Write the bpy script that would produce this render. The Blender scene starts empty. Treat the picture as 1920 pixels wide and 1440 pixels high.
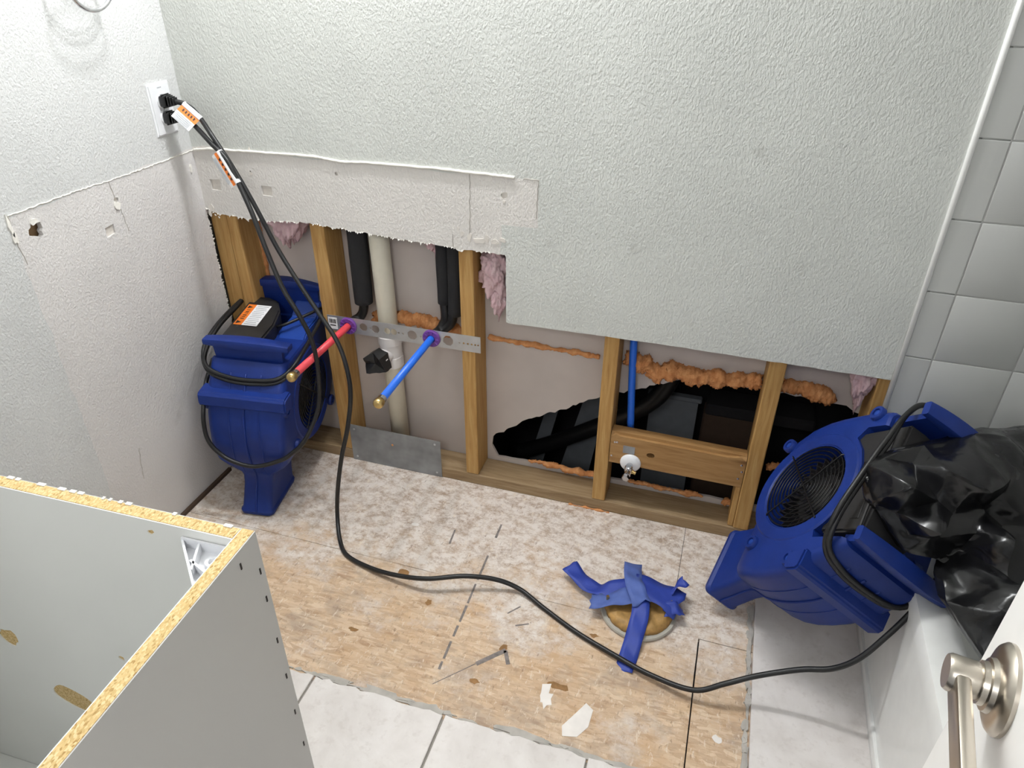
import bpy, bmesh, math, random
from mathutils import Vector, Matrix, noise
random.seed(7)
S = bpy.context.scene
COL = S.collection
PI = math.pi

# ------------------------------------------------------------------ camera
cam_d = bpy.data.cameras.new('camera'); cam = bpy.data.objects.new('camera', cam_d); COL.objects.link(cam)
cr = Vector((0.95379644, 0.30042345, 0.00425495)); cu = Vector((-0.1636853, 0.50769484, 0.84584459)); cf = Vector((-0.25195133, 0.80746003, -0.53341243))
M = Matrix.Identity(4)
for i in range(3):
    M[i][0] = cr[i]; M[i][1] = cu[i]; M[i][2] = -cf[i]
M.translation = (1.371, -1.6, 1.44)
cam.matrix_world = M
cam_d.sensor_fit = 'HORIZONTAL'; cam_d.sensor_width = 36; cam_d.lens = 1360.568 / 1920 * 36
cam_d.clip_start = .02
S.camera = cam
S.cycles.max_bounces = 6; S.cycles.diffuse_bounces = 4; S.cycles.glossy_bounces = 2; S.cycles.adaptive_threshold = .02

# ------------------------------------------------------------------ light
S.view_settings.view_transform = 'Standard'; S.view_settings.look = 'None'
S.view_settings.gamma = 1; S.view_settings.use_curve_mapping = False
S.view_settings.exposure = 0.09
wd = bpy.data.worlds.new('world'); S.world = wd; wd.use_nodes = True
wd.node_tree.nodes['Background'].inputs[0].default_value = (.93, .965, 1, 1)
wd.node_tree.nodes['Background'].inputs[1].default_value = .42

def lamp(name, kind, loc, energy, color=(1, 1, 1), size=.1, rot=(0, 0, 0), size_y=None):
    d = bpy.data.lights.new(name, kind); d.energy = energy; d.color = color
    if kind == 'AREA':
        d.size = size
        if size_y: d.shape = 'RECTANGLE'; d.size_y = size_y
    else: d.shadow_soft_size = size
    o = bpy.data.objects.new(name, d); COL.objects.link(o); o.location = loc; o.rotation_euler = rot
    return o
for bx_ in (.40, .65, .90):                      # bulbs of the vanity light over the old basin
    lamp('vanity_bulb', 'POINT', (bx_, -.19, 2.03), 15.5, (.975, .985, 1), .035)

lamp('hall_fill', 'AREA', (1.15, -2.75, 2.25), 12, (.97, .985, 1), .5, (math.radians(62), 0, 0))   # added fill from the hall side, brightens surfaces facing the doorway

# ------------------------------------------------------------------ materials
def srgb(r, g, b):
    f = lambda c: (c / 255) / 12.92 if c <= 10 else (((c / 255) + .055) / 1.055) ** 2.4
    return (f(r), f(g), f(b), 1)
class NT:
    def __init__(s, name, rough=.6, color=None, metal=0, spec=.5):
        s.m = bpy.data.materials.new(name); s.m.use_nodes = True; s.t = s.m.node_tree
        s.b = s.t.nodes['Principled BSDF']
        s.b.inputs['Roughness'].default_value = rough; s.b.inputs['Metallic'].default_value = metal
        s.b.inputs['Specular IOR Level'].default_value = spec
        if color: s.b.inputs['Base Color'].default_value = color
        s.tc = None
    def n(s, t, **k):
        o = s.t.nodes.new('ShaderNode' + t)
        for a, v in k.items():
            if hasattr(o, a): setattr(o, a, v)
            else: o.inputs[a.replace('_', ' ')].default_value = v
        return o
    def l(s, a, b): s.t.links.new(a, b)
    def co(s, scale=(1, 1, 1), rot=(0, 0, 0), loc=(0, 0, 0)):
        if not s.tc: s.tc = s.n('TexCoord')
        mp = s.n('Mapping'); mp.inputs['Scale'].default_value = scale; mp.inputs['Rotation'].default_value = rot
        mp.inputs['Location'].default_value = loc
        s.l(s.tc.outputs['Object'], mp.inputs[0]); return mp.outputs[0]
    def noise(s, sc, detail=3, rough=.55, vec=None, dist=0):
        o = s.n('TexNoise'); o.inputs['Scale'].default_value = sc; o.inputs['Detail'].default_value = detail
        o.inputs['Roughness'].default_value = rough; o.inputs['Distortion'].default_value = dist
        s.l(vec if vec else s.co(), o.inputs['Vector']); return o.outputs['Fac']
    def ramp(s, fac, stops, interp='LINEAR'):
        o = s.n('ValToRGB'); e = o.color_ramp.elements; o.color_ramp.interpolation = interp
        while len(e) < len(stops): e.new(.5)
        for i, (p, c) in enumerate(stops):
            e[i].position = p; e[i].color = c if len(c) == 4 else (*c, 1)
        s.l(fac, o.inputs[0]); return o.outputs[0]
    def mix(s, fac, a, b, mode='MIX'):
        o = s.n('Mix', data_type='RGBA', blend_type=mode)
        for sock, v in ((o.inputs[0], fac), (o.inputs[6], a), (o.inputs[7], b)):
            if hasattr(v, 'links') or hasattr(v, 'is_linked'): s.l(v, sock)
            else: sock.default_value = v
        return o.outputs[2]
    def math(s, op, a, b=None, c=None, clamp=False):
        o = s.n('Math', operation=op); o.use_clamp = clamp
        for i, v in enumerate((a, b, c)):
            if v is None: continue
            if hasattr(v, 'is_linked'): s.l(v, o.inputs[i])
            else: o.inputs[i].default_value = v
        return o.outputs[0]
    def col(s, c): s.l(c, s.b.inputs['Base Color'])
    def bump(s, h, strength=.5, dist=.002):
        o = s.n('Bump'); o.inputs['Strength'].default_value = strength; o.inputs['Distance'].default_value = dist
        s.l(h, o.inputs['Height']); s.l(o.outputs[0], s.b.inputs['Normal'])
    def xyz(s):
        o = s.n('SeparateXYZ'); s.l(s.co(), o.inputs[0]); return o.outputs
MAT = {}
def plain(name, c, rough=.6, metal=0, var=.06, sc=30, bump=0, bsc=200, spec=.5):
    k = NT(name, rough, None, metal, spec)
    f = k.noise(sc, 2)
    lo = tuple(v * (1 - var) for v in c[:3]) + (1,); hi = tuple(min(1, v * (1 + var)) for v in c[:3]) + (1,)
    k.col(k.ramp(f, [(.3, lo), (.7, hi)]))
    if bump: k.bump(k.noise(bsc, 1), bump, .001)
    MAT[name] = k.m; return k.m

def wall_mat(name, paint, bare, region, stretch):
    k = NT(name, .65, None, 0, .35)
    x, y, z = k.xyz()
    ax = {'x': x, 'y': y}
    a, lo, hi, zt = region
    wob = k.math('MULTIPLY', k.math('SUBTRACT', k.noise(14, 1), .5), .02)
    zz = k.math('ADD', z, wob)
    m = k.math('MULTIPLY', k.math('LESS_THAN', zz, zt), k.math('MULTIPLY', k.math('GREATER_THAN', k.math('ADD', ax[a], wob), lo), k.math('LESS_THAN', ax[a], hi)))
    if a == 'x': m = k.math('MULTIPLY', m, k.math('MAXIMUM', k.math('GREATER_THAN', zz, .835), k.math('LESS_THAN', k.math('ADD', x, wob), .845)))
    c = k.mix(m, paint, bare)
    d = k.ramp(k.noise(5, 1), [(.35, (.94, .94, .94)), (.7, (1, 1, 1))])
    c = k.mix(1, c, d, 'MULTIPLY')
    sm = k.ramp(k.noise(9, 3, .6, k.co((1, 1, 1), loc=(3.3, 1, 7))), [(.68, (1, 1, 1)), (.8, (.86, .85, .84))])
    c = k.mix(1, c, sm, 'MULTIPLY'); k.col(c)
    n1 = k.noise(215, 2, .55, k.co(stretch, (.35, .5, .35)))
    h = k.ramp(n1, [(.36, (0, 0, 0)), (.64, (1, 1, 1))])
    k.bump(h, .38, .0019)
    MAT[name] = k.m
wall_mat('paint_back', srgb(212, 214, 209), srgb(226, 222, 217), ('x', -1, .937, .952), (1, 1, .62))
wall_mat('paint_left', srgb(214, 215, 214), srgb(222, 219, 217), ('y', -.572, 1, .945), (1, 1, .75))
plain('paint_plain', srgb(196, 196, 193), .7)
plain('ceiling_white', srgb(222, 222, 219), .8)
plain('paper_white', srgb(240, 237, 230), .8, bump=.4)
plain('caulk', srgb(236, 233, 224), .5, bump=.5, bsc=120)
plain('gypsum', srgb(222, 216, 208), .9, bump=.5)

def wood(name, c1, c2, c3, sc, rough=.65):
    k = NT(name, rough, None, 0, .3)
    g = k.noise(1, 6, .65, k.co(sc), 1.2)
    big = k.noise(1, 2, .5, k.co(tuple(v * .18 for v in sc)), .4)
    c = k.ramp(g, [(.25, c1), (.5, c2), (.78, c3)])
    c = k.mix(k.math('MULTIPLY', big, .35), c, c1)
    kn = k.n('TexVoronoi'); kn.inputs['Scale'].default_value = 1; k.l(k.co(tuple(v * .22 for v in sc)), kn.inputs['Vector'])
    c = k.mix(k.ramp(kn.outputs['Distance'], [(.06, (1, 1, 1)), (.13, (0, 0, 0))]), c, srgb(96, 60, 28))
    k.col(c); k.bump(g, .25, .001); MAT[name] = k.m
wood('stud_wood', srgb(158, 116, 64), srgb(190, 150, 92), srgb(210, 176, 120), (70, 70, 5))
wood('plate_wood', srgb(128, 104, 74), srgb(158, 134, 102), srgb(184, 162, 132), (5, 70, 70))
wood('block_wood', srgb(142, 104, 62), srgb(172, 132, 84), srgb(194, 156, 106), (5, 60, 60))

def osb():
    k = NT('subfloor_osb', .8, None, 0, .2)
    cols = []
    for i, (rot, sx) in enumerate(((.45, 1), (-.75, 1.1), (1.9, .9))):
        wv = k.n('VectorMath', operation='ADD')
        nz = k.n('TexNoise'); nz.inputs['Scale'].default_value = 7; k.l(k.co(loc=(i * 3.1, 0, 0)), nz.inputs['Vector'])
        sc = k.n('VectorMath', operation='SCALE'); sc.inputs[3].default_value = .035; k.l(nz.outputs['Color'], sc.inputs[0])
        k.l(k.co(), wv.inputs[0]); k.l(sc.outputs[0], wv.inputs[1])
        mp = k.n('Mapping'); mp.inputs['Rotation'].default_value = (0, 0, rot); mp.inputs['Scale'].default_value = (30 * sx, 120 * sx, 40)
        k.l(wv.outputs[0], mp.inputs[0])
        v = k.n('TexVoronoi'); v.inputs['Scale'].default_value = 1; k.l(mp.outputs[0], v.inputs['Vector'])
        sp = k.n('SeparateColor'); k.l(v.outputs['Color'], sp.inputs[0])
        cols.append((sp.outputs[0], sp.outputs[1]))
    ramp = lambda f: k.ramp(f, [(0, srgb(186, 154, 124)), (.3, srgb(206, 177, 146)), (.65, srgb(218, 191, 162)), (1, srgb(230, 209, 182))])
    c = ramp(cols[0][0])
    c = k.mix(k.math('GREATER_THAN', cols[1][1], .55), c, ramp(cols[1][0]))
    c = k.mix(k.math('GREATER_THAN', cols[2][1], .66), c, ramp(cols[2][0]))
    c = k.mix(.34, c, srgb(206, 182, 158))
    W = (0, 0, 0)
    def streak(sx, sy, rot, loc, lo, hi, dist=0, rgh=.68):
        return k.ramp(k.noise(1, 4, rgh, k.co((sx, sy, 30), (0, 0, rot), loc), dist), [(lo, (0, 0, 0)), (hi, (1, 1, 1))])
    mul = lambda a, b: k.math('MULTIPLY', a, b)
    # long strand streaks, light and dark
    c = k.mix(mul(streak(16, 62, .42, (1, 2, 0), .50, .66), .55), c, srgb(226, 200, 168))
    c = k.mix(mul(streak(14, 70, -.62, (4, 7, 0), .52, .68), .50), c, srgb(168, 128, 94))
    c = k.mix(mul(streak(60, 18, .3, (8, 1, 0), .54, .70), .40), c, srgb(184, 150, 118))
    # warm patches and grey glue smears
    c = k.mix(mul(streak(5, 7, .2, (2, 2, 2), .50, .68), .60), c, srgb(204, 166, 126))
    c = k.mix(mul(streak(7, 9, .9, (5, 2, 1), .50, .66), .55), c, srgb(158, 142, 130))
    c = k.mix(mul(streak(30, 22, .1, (3, 9, 1), .60, .74), .55), c, srgb(122, 96, 72))
    # mortar residue: heavier along the old wall line
    x, y, z = k.xyz()
    yb = k.n('MapRange'); yb.inputs[1].default_value = -.60; yb.inputs[2].default_value = -.10; yb.inputs[3].default_value = -.15; yb.inputs[4].default_value = .26; k.l(y, yb.inputs[0])
    rs = k.math('ADD', k.noise(5, 5, .7, k.co(loc=(1.7, 9, 4))), yb.outputs[0])
    dirt = k.math('MULTIPLY', k.ramp(rs, [(.42, W), (.66, (1, 1, 1))]), .75)
    c = k.mix(dirt, c, k.ramp(k.noise(9, 4, .7, k.co(loc=(4, 4, 8))), [(.35, srgb(156, 136, 122)), (.65, srgb(194, 176, 162))]))
    fine = k.noise(1, 7, .82, k.co((26, 34, 40), (0, 0, .35)))
    m = k.math('MULTIPLY', k.ramp(rs, [(.40, W), (.58, (1, 1, 1))]), k.ramp(fine, [(.40, W), (.56, (.95, .95, .95))]))
    c = k.mix(m, c, srgb(230, 221, 213))
    fl = k.noise(1, 4, .75, k.co((90, 34, 40), (0, 0, -.5), (7, 3, 1)))
    c = k.mix(mul(k.ramp(fl, [(.58, W), (.66, (1, 1, 1))]), .8), c, srgb(228, 214, 196))
    c = k.mix(mul(streak(120, 46, -.4, (6, 6, 3), .60, .70), .6), c, srgb(128, 100, 78))
    k.col(c); k.bump(fine, .4, .002); MAT['osb'] = k.m
osb()
def floor_tile_mat():
    k = NT('floor_tile_ceramic', .45, None, 0, .4)
    a = k.noise(9, 6, .62, k.co(), .4); b = k.noise(60, 5, .6)
    c = k.ramp(a, [(.3, srgb(210, 203, 198)), (.55, srgb(225, 219, 215)), (.75, srgb(234, 229, 226))])
    c = k.mix(k.ramp(b, [(.55, (0, 0, 0)), (.7, (.5, .5, .5))]), c, srgb(204, 196, 190))
    k.col(c); k.bump(b, .12, .001); MAT['floor_tile'] = k.m
floor_tile_mat()
plain('grout', srgb(150, 145, 138), .9, bump=.5)
plain('thinset', srgb(184, 179, 172), .9, var=.15, bump=.8, bsc=150)
plain('wall_tile', srgb(196, 197, 194), .26, var=.015, sc=6)
plain('wall_grout', srgb(186, 186, 183), .8)
plain('tub_white', srgb(240, 240, 237), .12, var=.02)
plain('door_white', srgb(246, 244, 241), .4, var=.015)
plain('sheathing', srgb(196, 186, 180), .7, var=.05, sc=8, bump=.1)
plain('fan_blue', srgb(20, 47, 122), .45, var=.1, sc=14, bump=.12, bsc=400, spec=.35)
plain('fan_blue_light', srgb(30, 66, 150), .42, var=.1, sc=14, bump=.12, bsc=400, spec=.4)
plain('black_plastic', srgb(38, 37, 37), .5, bump=.15, bsc=500)
plain('black_rubber', srgb(24, 24, 25), .42, var=.1)
plain('black_foam', srgb(40, 40, 42), .9, bump=.5, bsc=300)
plain('black_wire', srgb(22, 22, 23), .35, .3)
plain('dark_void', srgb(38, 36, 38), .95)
plain('void_grey', srgb(118, 122, 127), .8)
plain('void_brown', srgb(78, 60, 48), .9, bump=.4)
plain('pvc', srgb(228, 222, 204), .35, var=.03)
plain('pvc_fitting', srgb(226, 222, 220), .35, var=.03)
plain('pex_red', srgb(222, 72, 82), .35, var=.04)
plain('pex_blue', srgb(40, 110, 226), .35, var=.04)
plain('grommet_purple', srgb(112, 62, 150), .4)
plain('brass', srgb(205, 178, 120), .28, 1, var=.08)
plain('chrome', srgb(206, 206, 208), .2, 1)
plain('steel_zinc', srgb(196, 198, 200), .38, .75, var=.08)
plain('steel_dark', srgb(150, 153, 156), .5, .6, var=.2, sc=18)
plain('nickel', srgb(196, 188, 176), .3, 1, var=.03)
plain('label_white', srgb(240, 240, 242), .5)
plain('label_orange', srgb(240, 128, 44), .5)
plain('label_ink', srgb(40, 34, 30), .6)
plain('label_grey', srgb(176, 180, 186), .6)
plain('outlet_white', srgb(238, 239, 242), .3, var=.01)
plain('melamine_in', srgb(236, 236, 232), .4, var=.015, sc=5)
plain('melamine_out', srgb(195, 193, 189), .45, var=.015, sc=5)
plain('tape_blue', srgb(44, 66, 158), .55, var=.08, sc=40)
plain('tape_blue_pale', srgb(82, 104, 172), .65, var=.08, sc=40)
plain('flange_grey', srgb(176, 172, 162), .5)
plain('wax', srgb(170, 132, 76), .6, var=.25, sc=60, bump=.8, bsc=90)
plain('paper_brown', srgb(160, 130, 96), .9, bump=.4)
plain('pencil', srgb(128, 120, 116), .8, var=.25, sc=90)
plain('stain', srgb(150, 112, 70), .8, var=.2, sc=60)
plain('plaster', srgb(238, 232, 226), .8)
plain('tape_black', srgb(34, 34, 35), .35)
plain('red_plastic', srgb(200, 40, 34), .4)
def particle():
    k = NT('particle_board', .85, None, 0, .2)
    v = k.n('TexVoronoi'); v.inputs['Scale'].default_value = 620; k.l(k.co((1, .5, 1)), v.inputs['Vector'])
    sp = k.n('SeparateColor'); k.l(v.outputs['Color'], sp.inputs[0])
    c = k.ramp(sp.outputs[0], [(0, srgb(168, 134, 82)), (.15, srgb(198, 168, 114)), (.6, srgb(212, 184, 132)), (1, srgb(226, 204, 158))])
    k.col(c); k.bump(sp.outputs[0], .3, .001); MAT['particle'] = k.m
particle()
def foam_orange():
    k = NT('spray_foam', .8, None, 0, .25)
    a = k.noise(60, 5, .6)
    k.col(k.ramp(a, [(.3, srgb(200, 130, 78)), (.6, srgb(224, 160, 106)), (.8, srgb(236, 182, 132))])); k.bump(k.noise(150, 4), .5, .003); MAT['foam'] = k.m
foam_orange()
def pink():
    k = NT('pink_fibre', .95, None, 0, .1)
    a = k.noise(40, 6, .7)
    k.col(k.ramp(a, [(.3, srgb(236, 196, 203)), (.6, srgb(246, 216, 219)), (.8, srgb(252, 234, 234))])); k.bump(k.noise(220, 5, .8), .8, .004); MAT['pink'] = k.m
pink()
def bagmat():
    k = NT('bag_film', .2, srgb(19, 19, 21), 0, .55)
    h = k.math('ADD', k.noise(17, 2, .5, None, 1.0), k.math('MULTIPLY', k.noise(7, 2), 1.5))
    k.bump(h, .22, .008); k.l(k.ramp(k.noise(8, 3), [(.3, (.14, .14, .14)), (.7, (.32, .32, .32))]), k.b.inputs['Roughness']); MAT['bag'] = k.m
bagmat()

# ------------------------------------------------------------------ mesh helpers
WORLD = {}
def empty(name, loc=(0, 0, 0), mat=None):
    o = bpy.data.objects.new(name, None); COL.objects.link(o); o.empty_display_size = .05
    W = mat if mat is not None else Matrix.Translation(loc)
    o.matrix_world = W; WORLD[o] = W.copy(); return o
def tag(o, label, cat, group=None, kind=None):
    o['label'] = label
    if cat: o['category'] = cat
    if group: o['group'] = group
    if kind: o['kind'] = kind
    return o
def thing(name, label, cat, loc=(0, 0, 0), mat=None, group=None):
    return tag(empty(name, loc, mat), label, cat, group)
def link(name, me, parent=None):
    o = bpy.data.objects.new(name, me); COL.objects.link(o)
    if parent: o.parent = parent
    return o
def part(name, bm, mat, parent=None, local=False, smooth=False, auto=None, origin=None):
    """bm is in world space unless local (then in the root's own space)."""
    me = bpy.data.meshes.new(name)
    bmesh.ops.recalc_face_normals(bm, faces=bm.faces)
    W = WORLD[parent] if parent is not None else (Matrix.Translation(origin) if origin else Matrix.Identity(4))
    if not local: bm.transform(W.inverted())
    if smooth:
        for f in bm.faces: f.smooth = True
    if auto is not None:
        for f in bm.faces: f.smooth = True
        for e in bm.edges:
            if len(e.link_faces) == 2 and e.calc_face_angle(0) > auto: e.smooth = False
    bm.to_mesh(me); bm.free()
    me.materials.append(MAT[mat])
    o = link(name, me, parent)
    if parent is None and origin: o.location = origin
    WORLD[o] = W.copy(); return o
def struct(o): o['kind'] = 'structure'; return o
def box(bm, x0, x1, y0, y1, z0, z1, bev=0, seg=1):
    vs = [bm.verts.new(p) for p in ((x0, y0, z0), (x1, y0, z0), (x1, y1, z0), (x0, y1, z0), (x0, y0, z1), (x1, y0, z1), (x1, y1, z1), (x0, y1, z1))]
    fs = [bm.faces.new([vs[i] for i in q]) for q in ((0, 3, 2, 1), (4, 5, 6, 7), (0, 1, 5, 4), (1, 2, 6, 5), (2, 3, 7, 6), (3, 0, 4, 7))]
    if bev:
        es = list({e for f in fs for e in f.edges})
        bmesh.ops.bevel(bm, geom=es, offset=bev, segments=seg, affect='EDGES', profile=.5)
    return vs
def B(*a, **k): bm = bmesh.new(); box(bm, *a, **k); return bm
def frame(d):
    d = d.normalized(); a = Vector((0, 0, 1)) if abs(d.z) < .9 else Vector((1, 0, 0))
    s = d.cross(a).normalized(); return s, s.cross(d).normalized()
def spline(pts, n=6, closed=False):
    P_ = [Vector(p) for p in pts]; N = len(P_); out = []
    rng = N if closed else N - 1
    for i in range(rng):
        if closed: a, b, c, d = (P_[(i + j) % N] for j in (-1, 0, 1, 2))
        else: a, b, c, d = P_[max(i - 1, 0)], P_[i], P_[i + 1], P_[min(i + 2, N - 1)]
        for j in range(n):
            t = j / n
            out.append(.5 * ((2 * b) + (c - a) * t + (2 * a - 5 * b + 4 * c - d) * t * t + (3 * b - a - 3 * c + d) * t ** 3))
    if not closed: out.append(P_[-1])
    return out
def tube(bm, pts, r, seg=10, closed=False, caps=True):
    pts = [Vector(p) for p in pts]; N = len(pts); rings = []
    s = None
    for i, p in enumerate(pts):
        if closed: d = pts[(i + 1) % N] - pts[i - 1]
        else: d = pts[min(i + 1, N - 1)] - pts[max(i - 1, 0)]
        if d.length < 1e-9: d = Vector((0, 0, 1))
        d.normalize()
        if s is None: s, _ = frame(d)
        s = (s - d * s.dot(d)); s.normalize(); t = d.cross(s)
        rr = r(i / max(N - 1, 1), p) if callable(r) else r
        rings.append([bm.verts.new(p + (s * math.cos(2 * PI * k / seg) + t * math.sin(2 * PI * k / seg)) * rr) for k in range(seg)])
    for i in range(N if closed else N - 1):
        a, b = rings[i], rings[(i + 1) % N]
        for k in range(seg): bm.faces.new((a[k], a[(k + 1) % seg], b[(k + 1) % seg], b[k]))
    if caps and not closed:
        bm.faces.new(rings[0][::-1]); bm.faces.new(rings[-1])
def lathe(bm, o, d, prof, seg=24):
    """prof: list of (distance along d, radius)"""
    o = Vector(o); d = Vector(d).normalized(); s, t = frame(d); rings = []
    for h, r in prof:
        rings.append([bm.verts.new(o + d * h + (s * math.cos(2 * PI * k / seg) + t * math.sin(2 * PI * k / seg)) * max(r, 1e-5)) for k in range(seg)])
    for a, b in zip(rings, rings[1:]):
        for k in range(seg): bm.faces.new((a[k], a[(k + 1) % seg], b[(k + 1) % seg], b[k]))
    bm.faces.new(rings[0][::-1]); bm.faces.new(rings[-1])
def L(*a, **k): bm = bmesh.new(); lathe(bm, *a, **k); return bm
def T(*a, **k): bm = bmesh.new(); tube(bm, *a, **k); return bm
def sheet(bm, outer, holes, to3d, thick):
    """flat panel with holes; outer/holes are 2-D loops, to3d maps (a,b) to a point, thick is an extrusion vector"""
    es = []
    for lp in [outer] + holes:
        vs = [bm.verts.new(to3d(*p)) for p in lp]
        es += [bm.edges.new((vs[i], vs[(i + 1) % len(vs)])) for i in range(len(vs))]
    r = bmesh.ops.triangle_fill(bm, edges=es, use_beauty=True, use_dissolve=False)
    fs = [g for g in r['geom'] if isinstance(g, bmesh.types.BMFace)]
    e = bmesh.ops.extrude_face_region(bm, geom=fs)
    bmesh.ops.translate(bm, verts=[v for v in e['geom'] if isinstance(v, bmesh.types.BMVert)], vec=Vector(thick))
    return bm
def SH(*a): bm = bmesh.new(); sheet(bm, *a); return bm
def ragged(pts, step=.012, amp=.002, seed=1):
    rnd = random.Random(seed); out = []
    for (a, b) in zip(pts, pts[1:]):
        n = max(1, int(math.dist(a, b) / step))
        for i in range(n):
            t = i / n; out.append((a[0] + (b[0] - a[0]) * t + rnd.uniform(-amp, amp), a[1] + (b[1] - a[1]) * t + rnd.uniform(-amp, amp)))
    out.append(pts[-1]); return out
def blob2(cx, cy, rx, ry, n=18, amp=.25, seed=0):
    rnd = random.Random(seed); out = []
    for i in range(n):
        a = 2 * PI * i / n; k = 1 + rnd.uniform(-amp, amp); out.append((cx + rx * k * math.cos(a), cy + ry * k * math.sin(a)))
    return out
def lump(bm, amp, sc, seed=0.0, oct_=3):
    bm.normal_update()
    off = Vector((seed * 7.3, seed * 3.1, seed * 5.7))
    dv = [(v, v.normal * amp * (noise.fractal(v.co * sc + off, .8, 2.1, oct_))) for v in bm.verts]
    for v, d in dv: v.co += d

# ------------------------------------------------------------------ the room shell
H = 2.44
cut = ragged([(0.0, .790), (.03, .777), (.155, .771), (.318, .781), (.502, .771), (.60, .767), (.721, .763)], .010, .0022, 3) + \
      ragged([(.740, .757), (.749, .761), (.800, .762), (.856, .760)], .010, .0015, 4) + \
      ragged([(.858, .755), (.859, .577)], .02, .0008, 5) + ragged([(.865, .574), (1.1, .578), (1.334, .579), (1.6, .577), (1.776, .575)], .02, .0009, 6)
sq1 = [(.034, .842), (.064, .842), (.066, .872), (.034, .870)]
sq2 = [(.190, .842), (.221, .842), (.221, .868), (.190, .868)]
wb = part('wall_back', SH([(0, H)] + cut + [(1.776, H)], [sq1, sq2, blob2(.854, .908, .007, .009, 9, .3, 2), blob2(.166, .900, .005, .005, 8, .3, 4), blob2(.417, .918, .004, .005, 8, .3, 5)], lambda a, b: (a, -.0127, b), (0, .0127, 0)), 'paint_back')
struct(wb); wb['label'] = 'textured grey white drywall cut away along its lower edge'
def torn(bm, line, y0, dirn, seed):
    """little upturned paper flakes along a cut; line = 3-D points, dirn = hanging direction"""
    rnd = random.Random(seed)
    for a, b in zip(line, line[1:]):
        a = Vector(a); b = Vector(b); n = max(1, int((b - a).length / .005))
        for i in range(n):
            if rnd.random() < .35: continue
            p = a.lerp(b, i / n); q = a.lerp(b, min(1, (i + rnd.uniform(.6, 1.6)) / n))
            h = rnd.uniform(.0008, .0045) * (2.0 if rnd.random() < .08 else 1)
            m = p.lerp(q, rnd.random()) + Vector(dirn) * h + Vector(y0) * rnd.uniform(0, .003)
            up = -Vector(dirn) * rnd.uniform(.001, .003) + Vector(y0) * .0009
            o = Vector(y0) * .0006
            vs = [bm.verts.new(v) for v in (p + up, q + up, q + o, m + o, p + o)]
            bm.faces.new(vs)
            vs2 = [bm.verts.new(v.co - Vector(y0) * .0005) for v in vs]; bm.faces.new(vs2[::-1])
bm = bmesh.new(); torn(bm, [(x, -.0127, z) for x, z in cut if x < .855], (0, -1, 0), (0, 0, -1), 5)
torn(bm, [(.04, -.0127, .765), (.012, -.0127, .78)], (0, -1, 0), (0, 0, -1), 9)
part('torn_paper', bm, 'paper_white', wb)['kind'] = 'stuff'
bm = bmesh.new()
for cx, cz in ((.049, .856), (.2055, .855), (.854, .908), (.166, .9), (.417, .918)): box(bm, cx - .022, cx + .022, -.0075, -.004, cz - .02, cz + .02)
part('recess_backing', bm, 'gypsum', wb)
# caulk bead left by the old backsplash
cl = []
rnd = random.Random(2)
for i, (x, z) in enumerate([(.006, .945), (.06, .951), (.146, .953), (.25, .955), (.34, .957), (.377, .956), (.41, .9525), (.44, .951), (.50, .954), (.6, .956), (.7, .956), (.78, .955), (.834, .954), (.88, .953)]): cl.append((x, -.0145, z))
cl = spline(cl, 8)
part('caulk_bead', T([p + Vector((0, rnd.uniform(-.0006, .0003), rnd.uniform(-.0008, .0008))) for p in cl], lambda t, p: .0034 + .0012 * noise.noise(p * 60), 7), 'caulk', wb, smooth=True)
bm = bmesh.new()
for pts in ([(.90, .9525), (.937, .951)], [(.937, .951), (.934, .90), (.933, .861)], [(.77, .955), (.768, .88), (.765, .80)], [(.72, .80), (.721, .765)]):
    sp = [Vector((x, -.0131, z)) for x, z in ragged(pts, .006, .0012, int(pts[0][0] * 1000))]
    tube(bm, sp, lambda t, p: .0010 + .0008 * abs(noise.noise(p * 90)), 5)
part('score_line', bm, 'thinset', wb)
bm = bmesh.new()
for i, (x, z, w, h) in enumerate(((.745, .803, .008, .012), (.765, .795, .01, .016), (.79, .79, .02, .012), (.81, .797, .012, .016), (.83, .793, .02, .010), (.85, .797, .012, .008), (.735, .815, .005, .008), (.175, .957, .006, .014), (.854, .893, .006, .006), (.166, .897, .008, .008), (.02, .79, .012, .02), (.012, .775, .008, .016))):
    sheet(bm, blob2(x, z, w * .6, h * .6, 9, .45, i), [], lambda a, b: (a, -.0127, b), (0, -.0009 - .0005 * (i % 3), 0))
part('torn_flake', bm, 'gypsum', wb)
# wall above the tub: same plane, tiled
TX0, TX1, TP = 1.838, 2.60, .1555
bm = B(1.776, 2.62, -.0127, 0, .30, H); box(bm, 1.836, 2.60, -.0196, -.0127, .34, 1.95); box(bm, 1.790, 1.836, -.0168, -.0127, .34, 1.95); wt = struct(part('wall_tub', bm, 'wall_grout')); wt['label'] = 'white tiled wall at the end of the bathtub'
def tile_mesh(name, w, h, t, mat, bev=.0022):
    bm = B(-w / 2, w / 2, -t, 0, -h / 2, h / 2, bev=bev, seg=2)
    me = bpy.data.meshes.new(name)
    for f in bm.faces: f.smooth = True
    for e in bm.edges:
        if len(e.link_faces) == 2 and e.calc_face_angle(0) > .9: e.smooth = False
    bm.to_mesh(me); bm.free(); me.materials.append(MAT[mat]); return me
tm = tile_mesh('wall_tile', .1532, .1532, .0085, 'wall_tile', .0016)
rows = [1.1105 + TP * k for k in range(-5, 6)]        # joint heights; a tile stands below each joint
for zj in rows:
    for c in range(5):
        o = link('wall_tile', tm, wt); o.location = (TX0 + .0018 + TP * c + .0762, -.0127, zj - TP / 2)
bm = B(-.0275, .0275, -.0085, 0, -.0766, .0766, bev=.0016, seg=2)
for v in bm.verts:
    if v.co.x < -.02 and v.co.y < -.004: v.co.y += .0022
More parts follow.
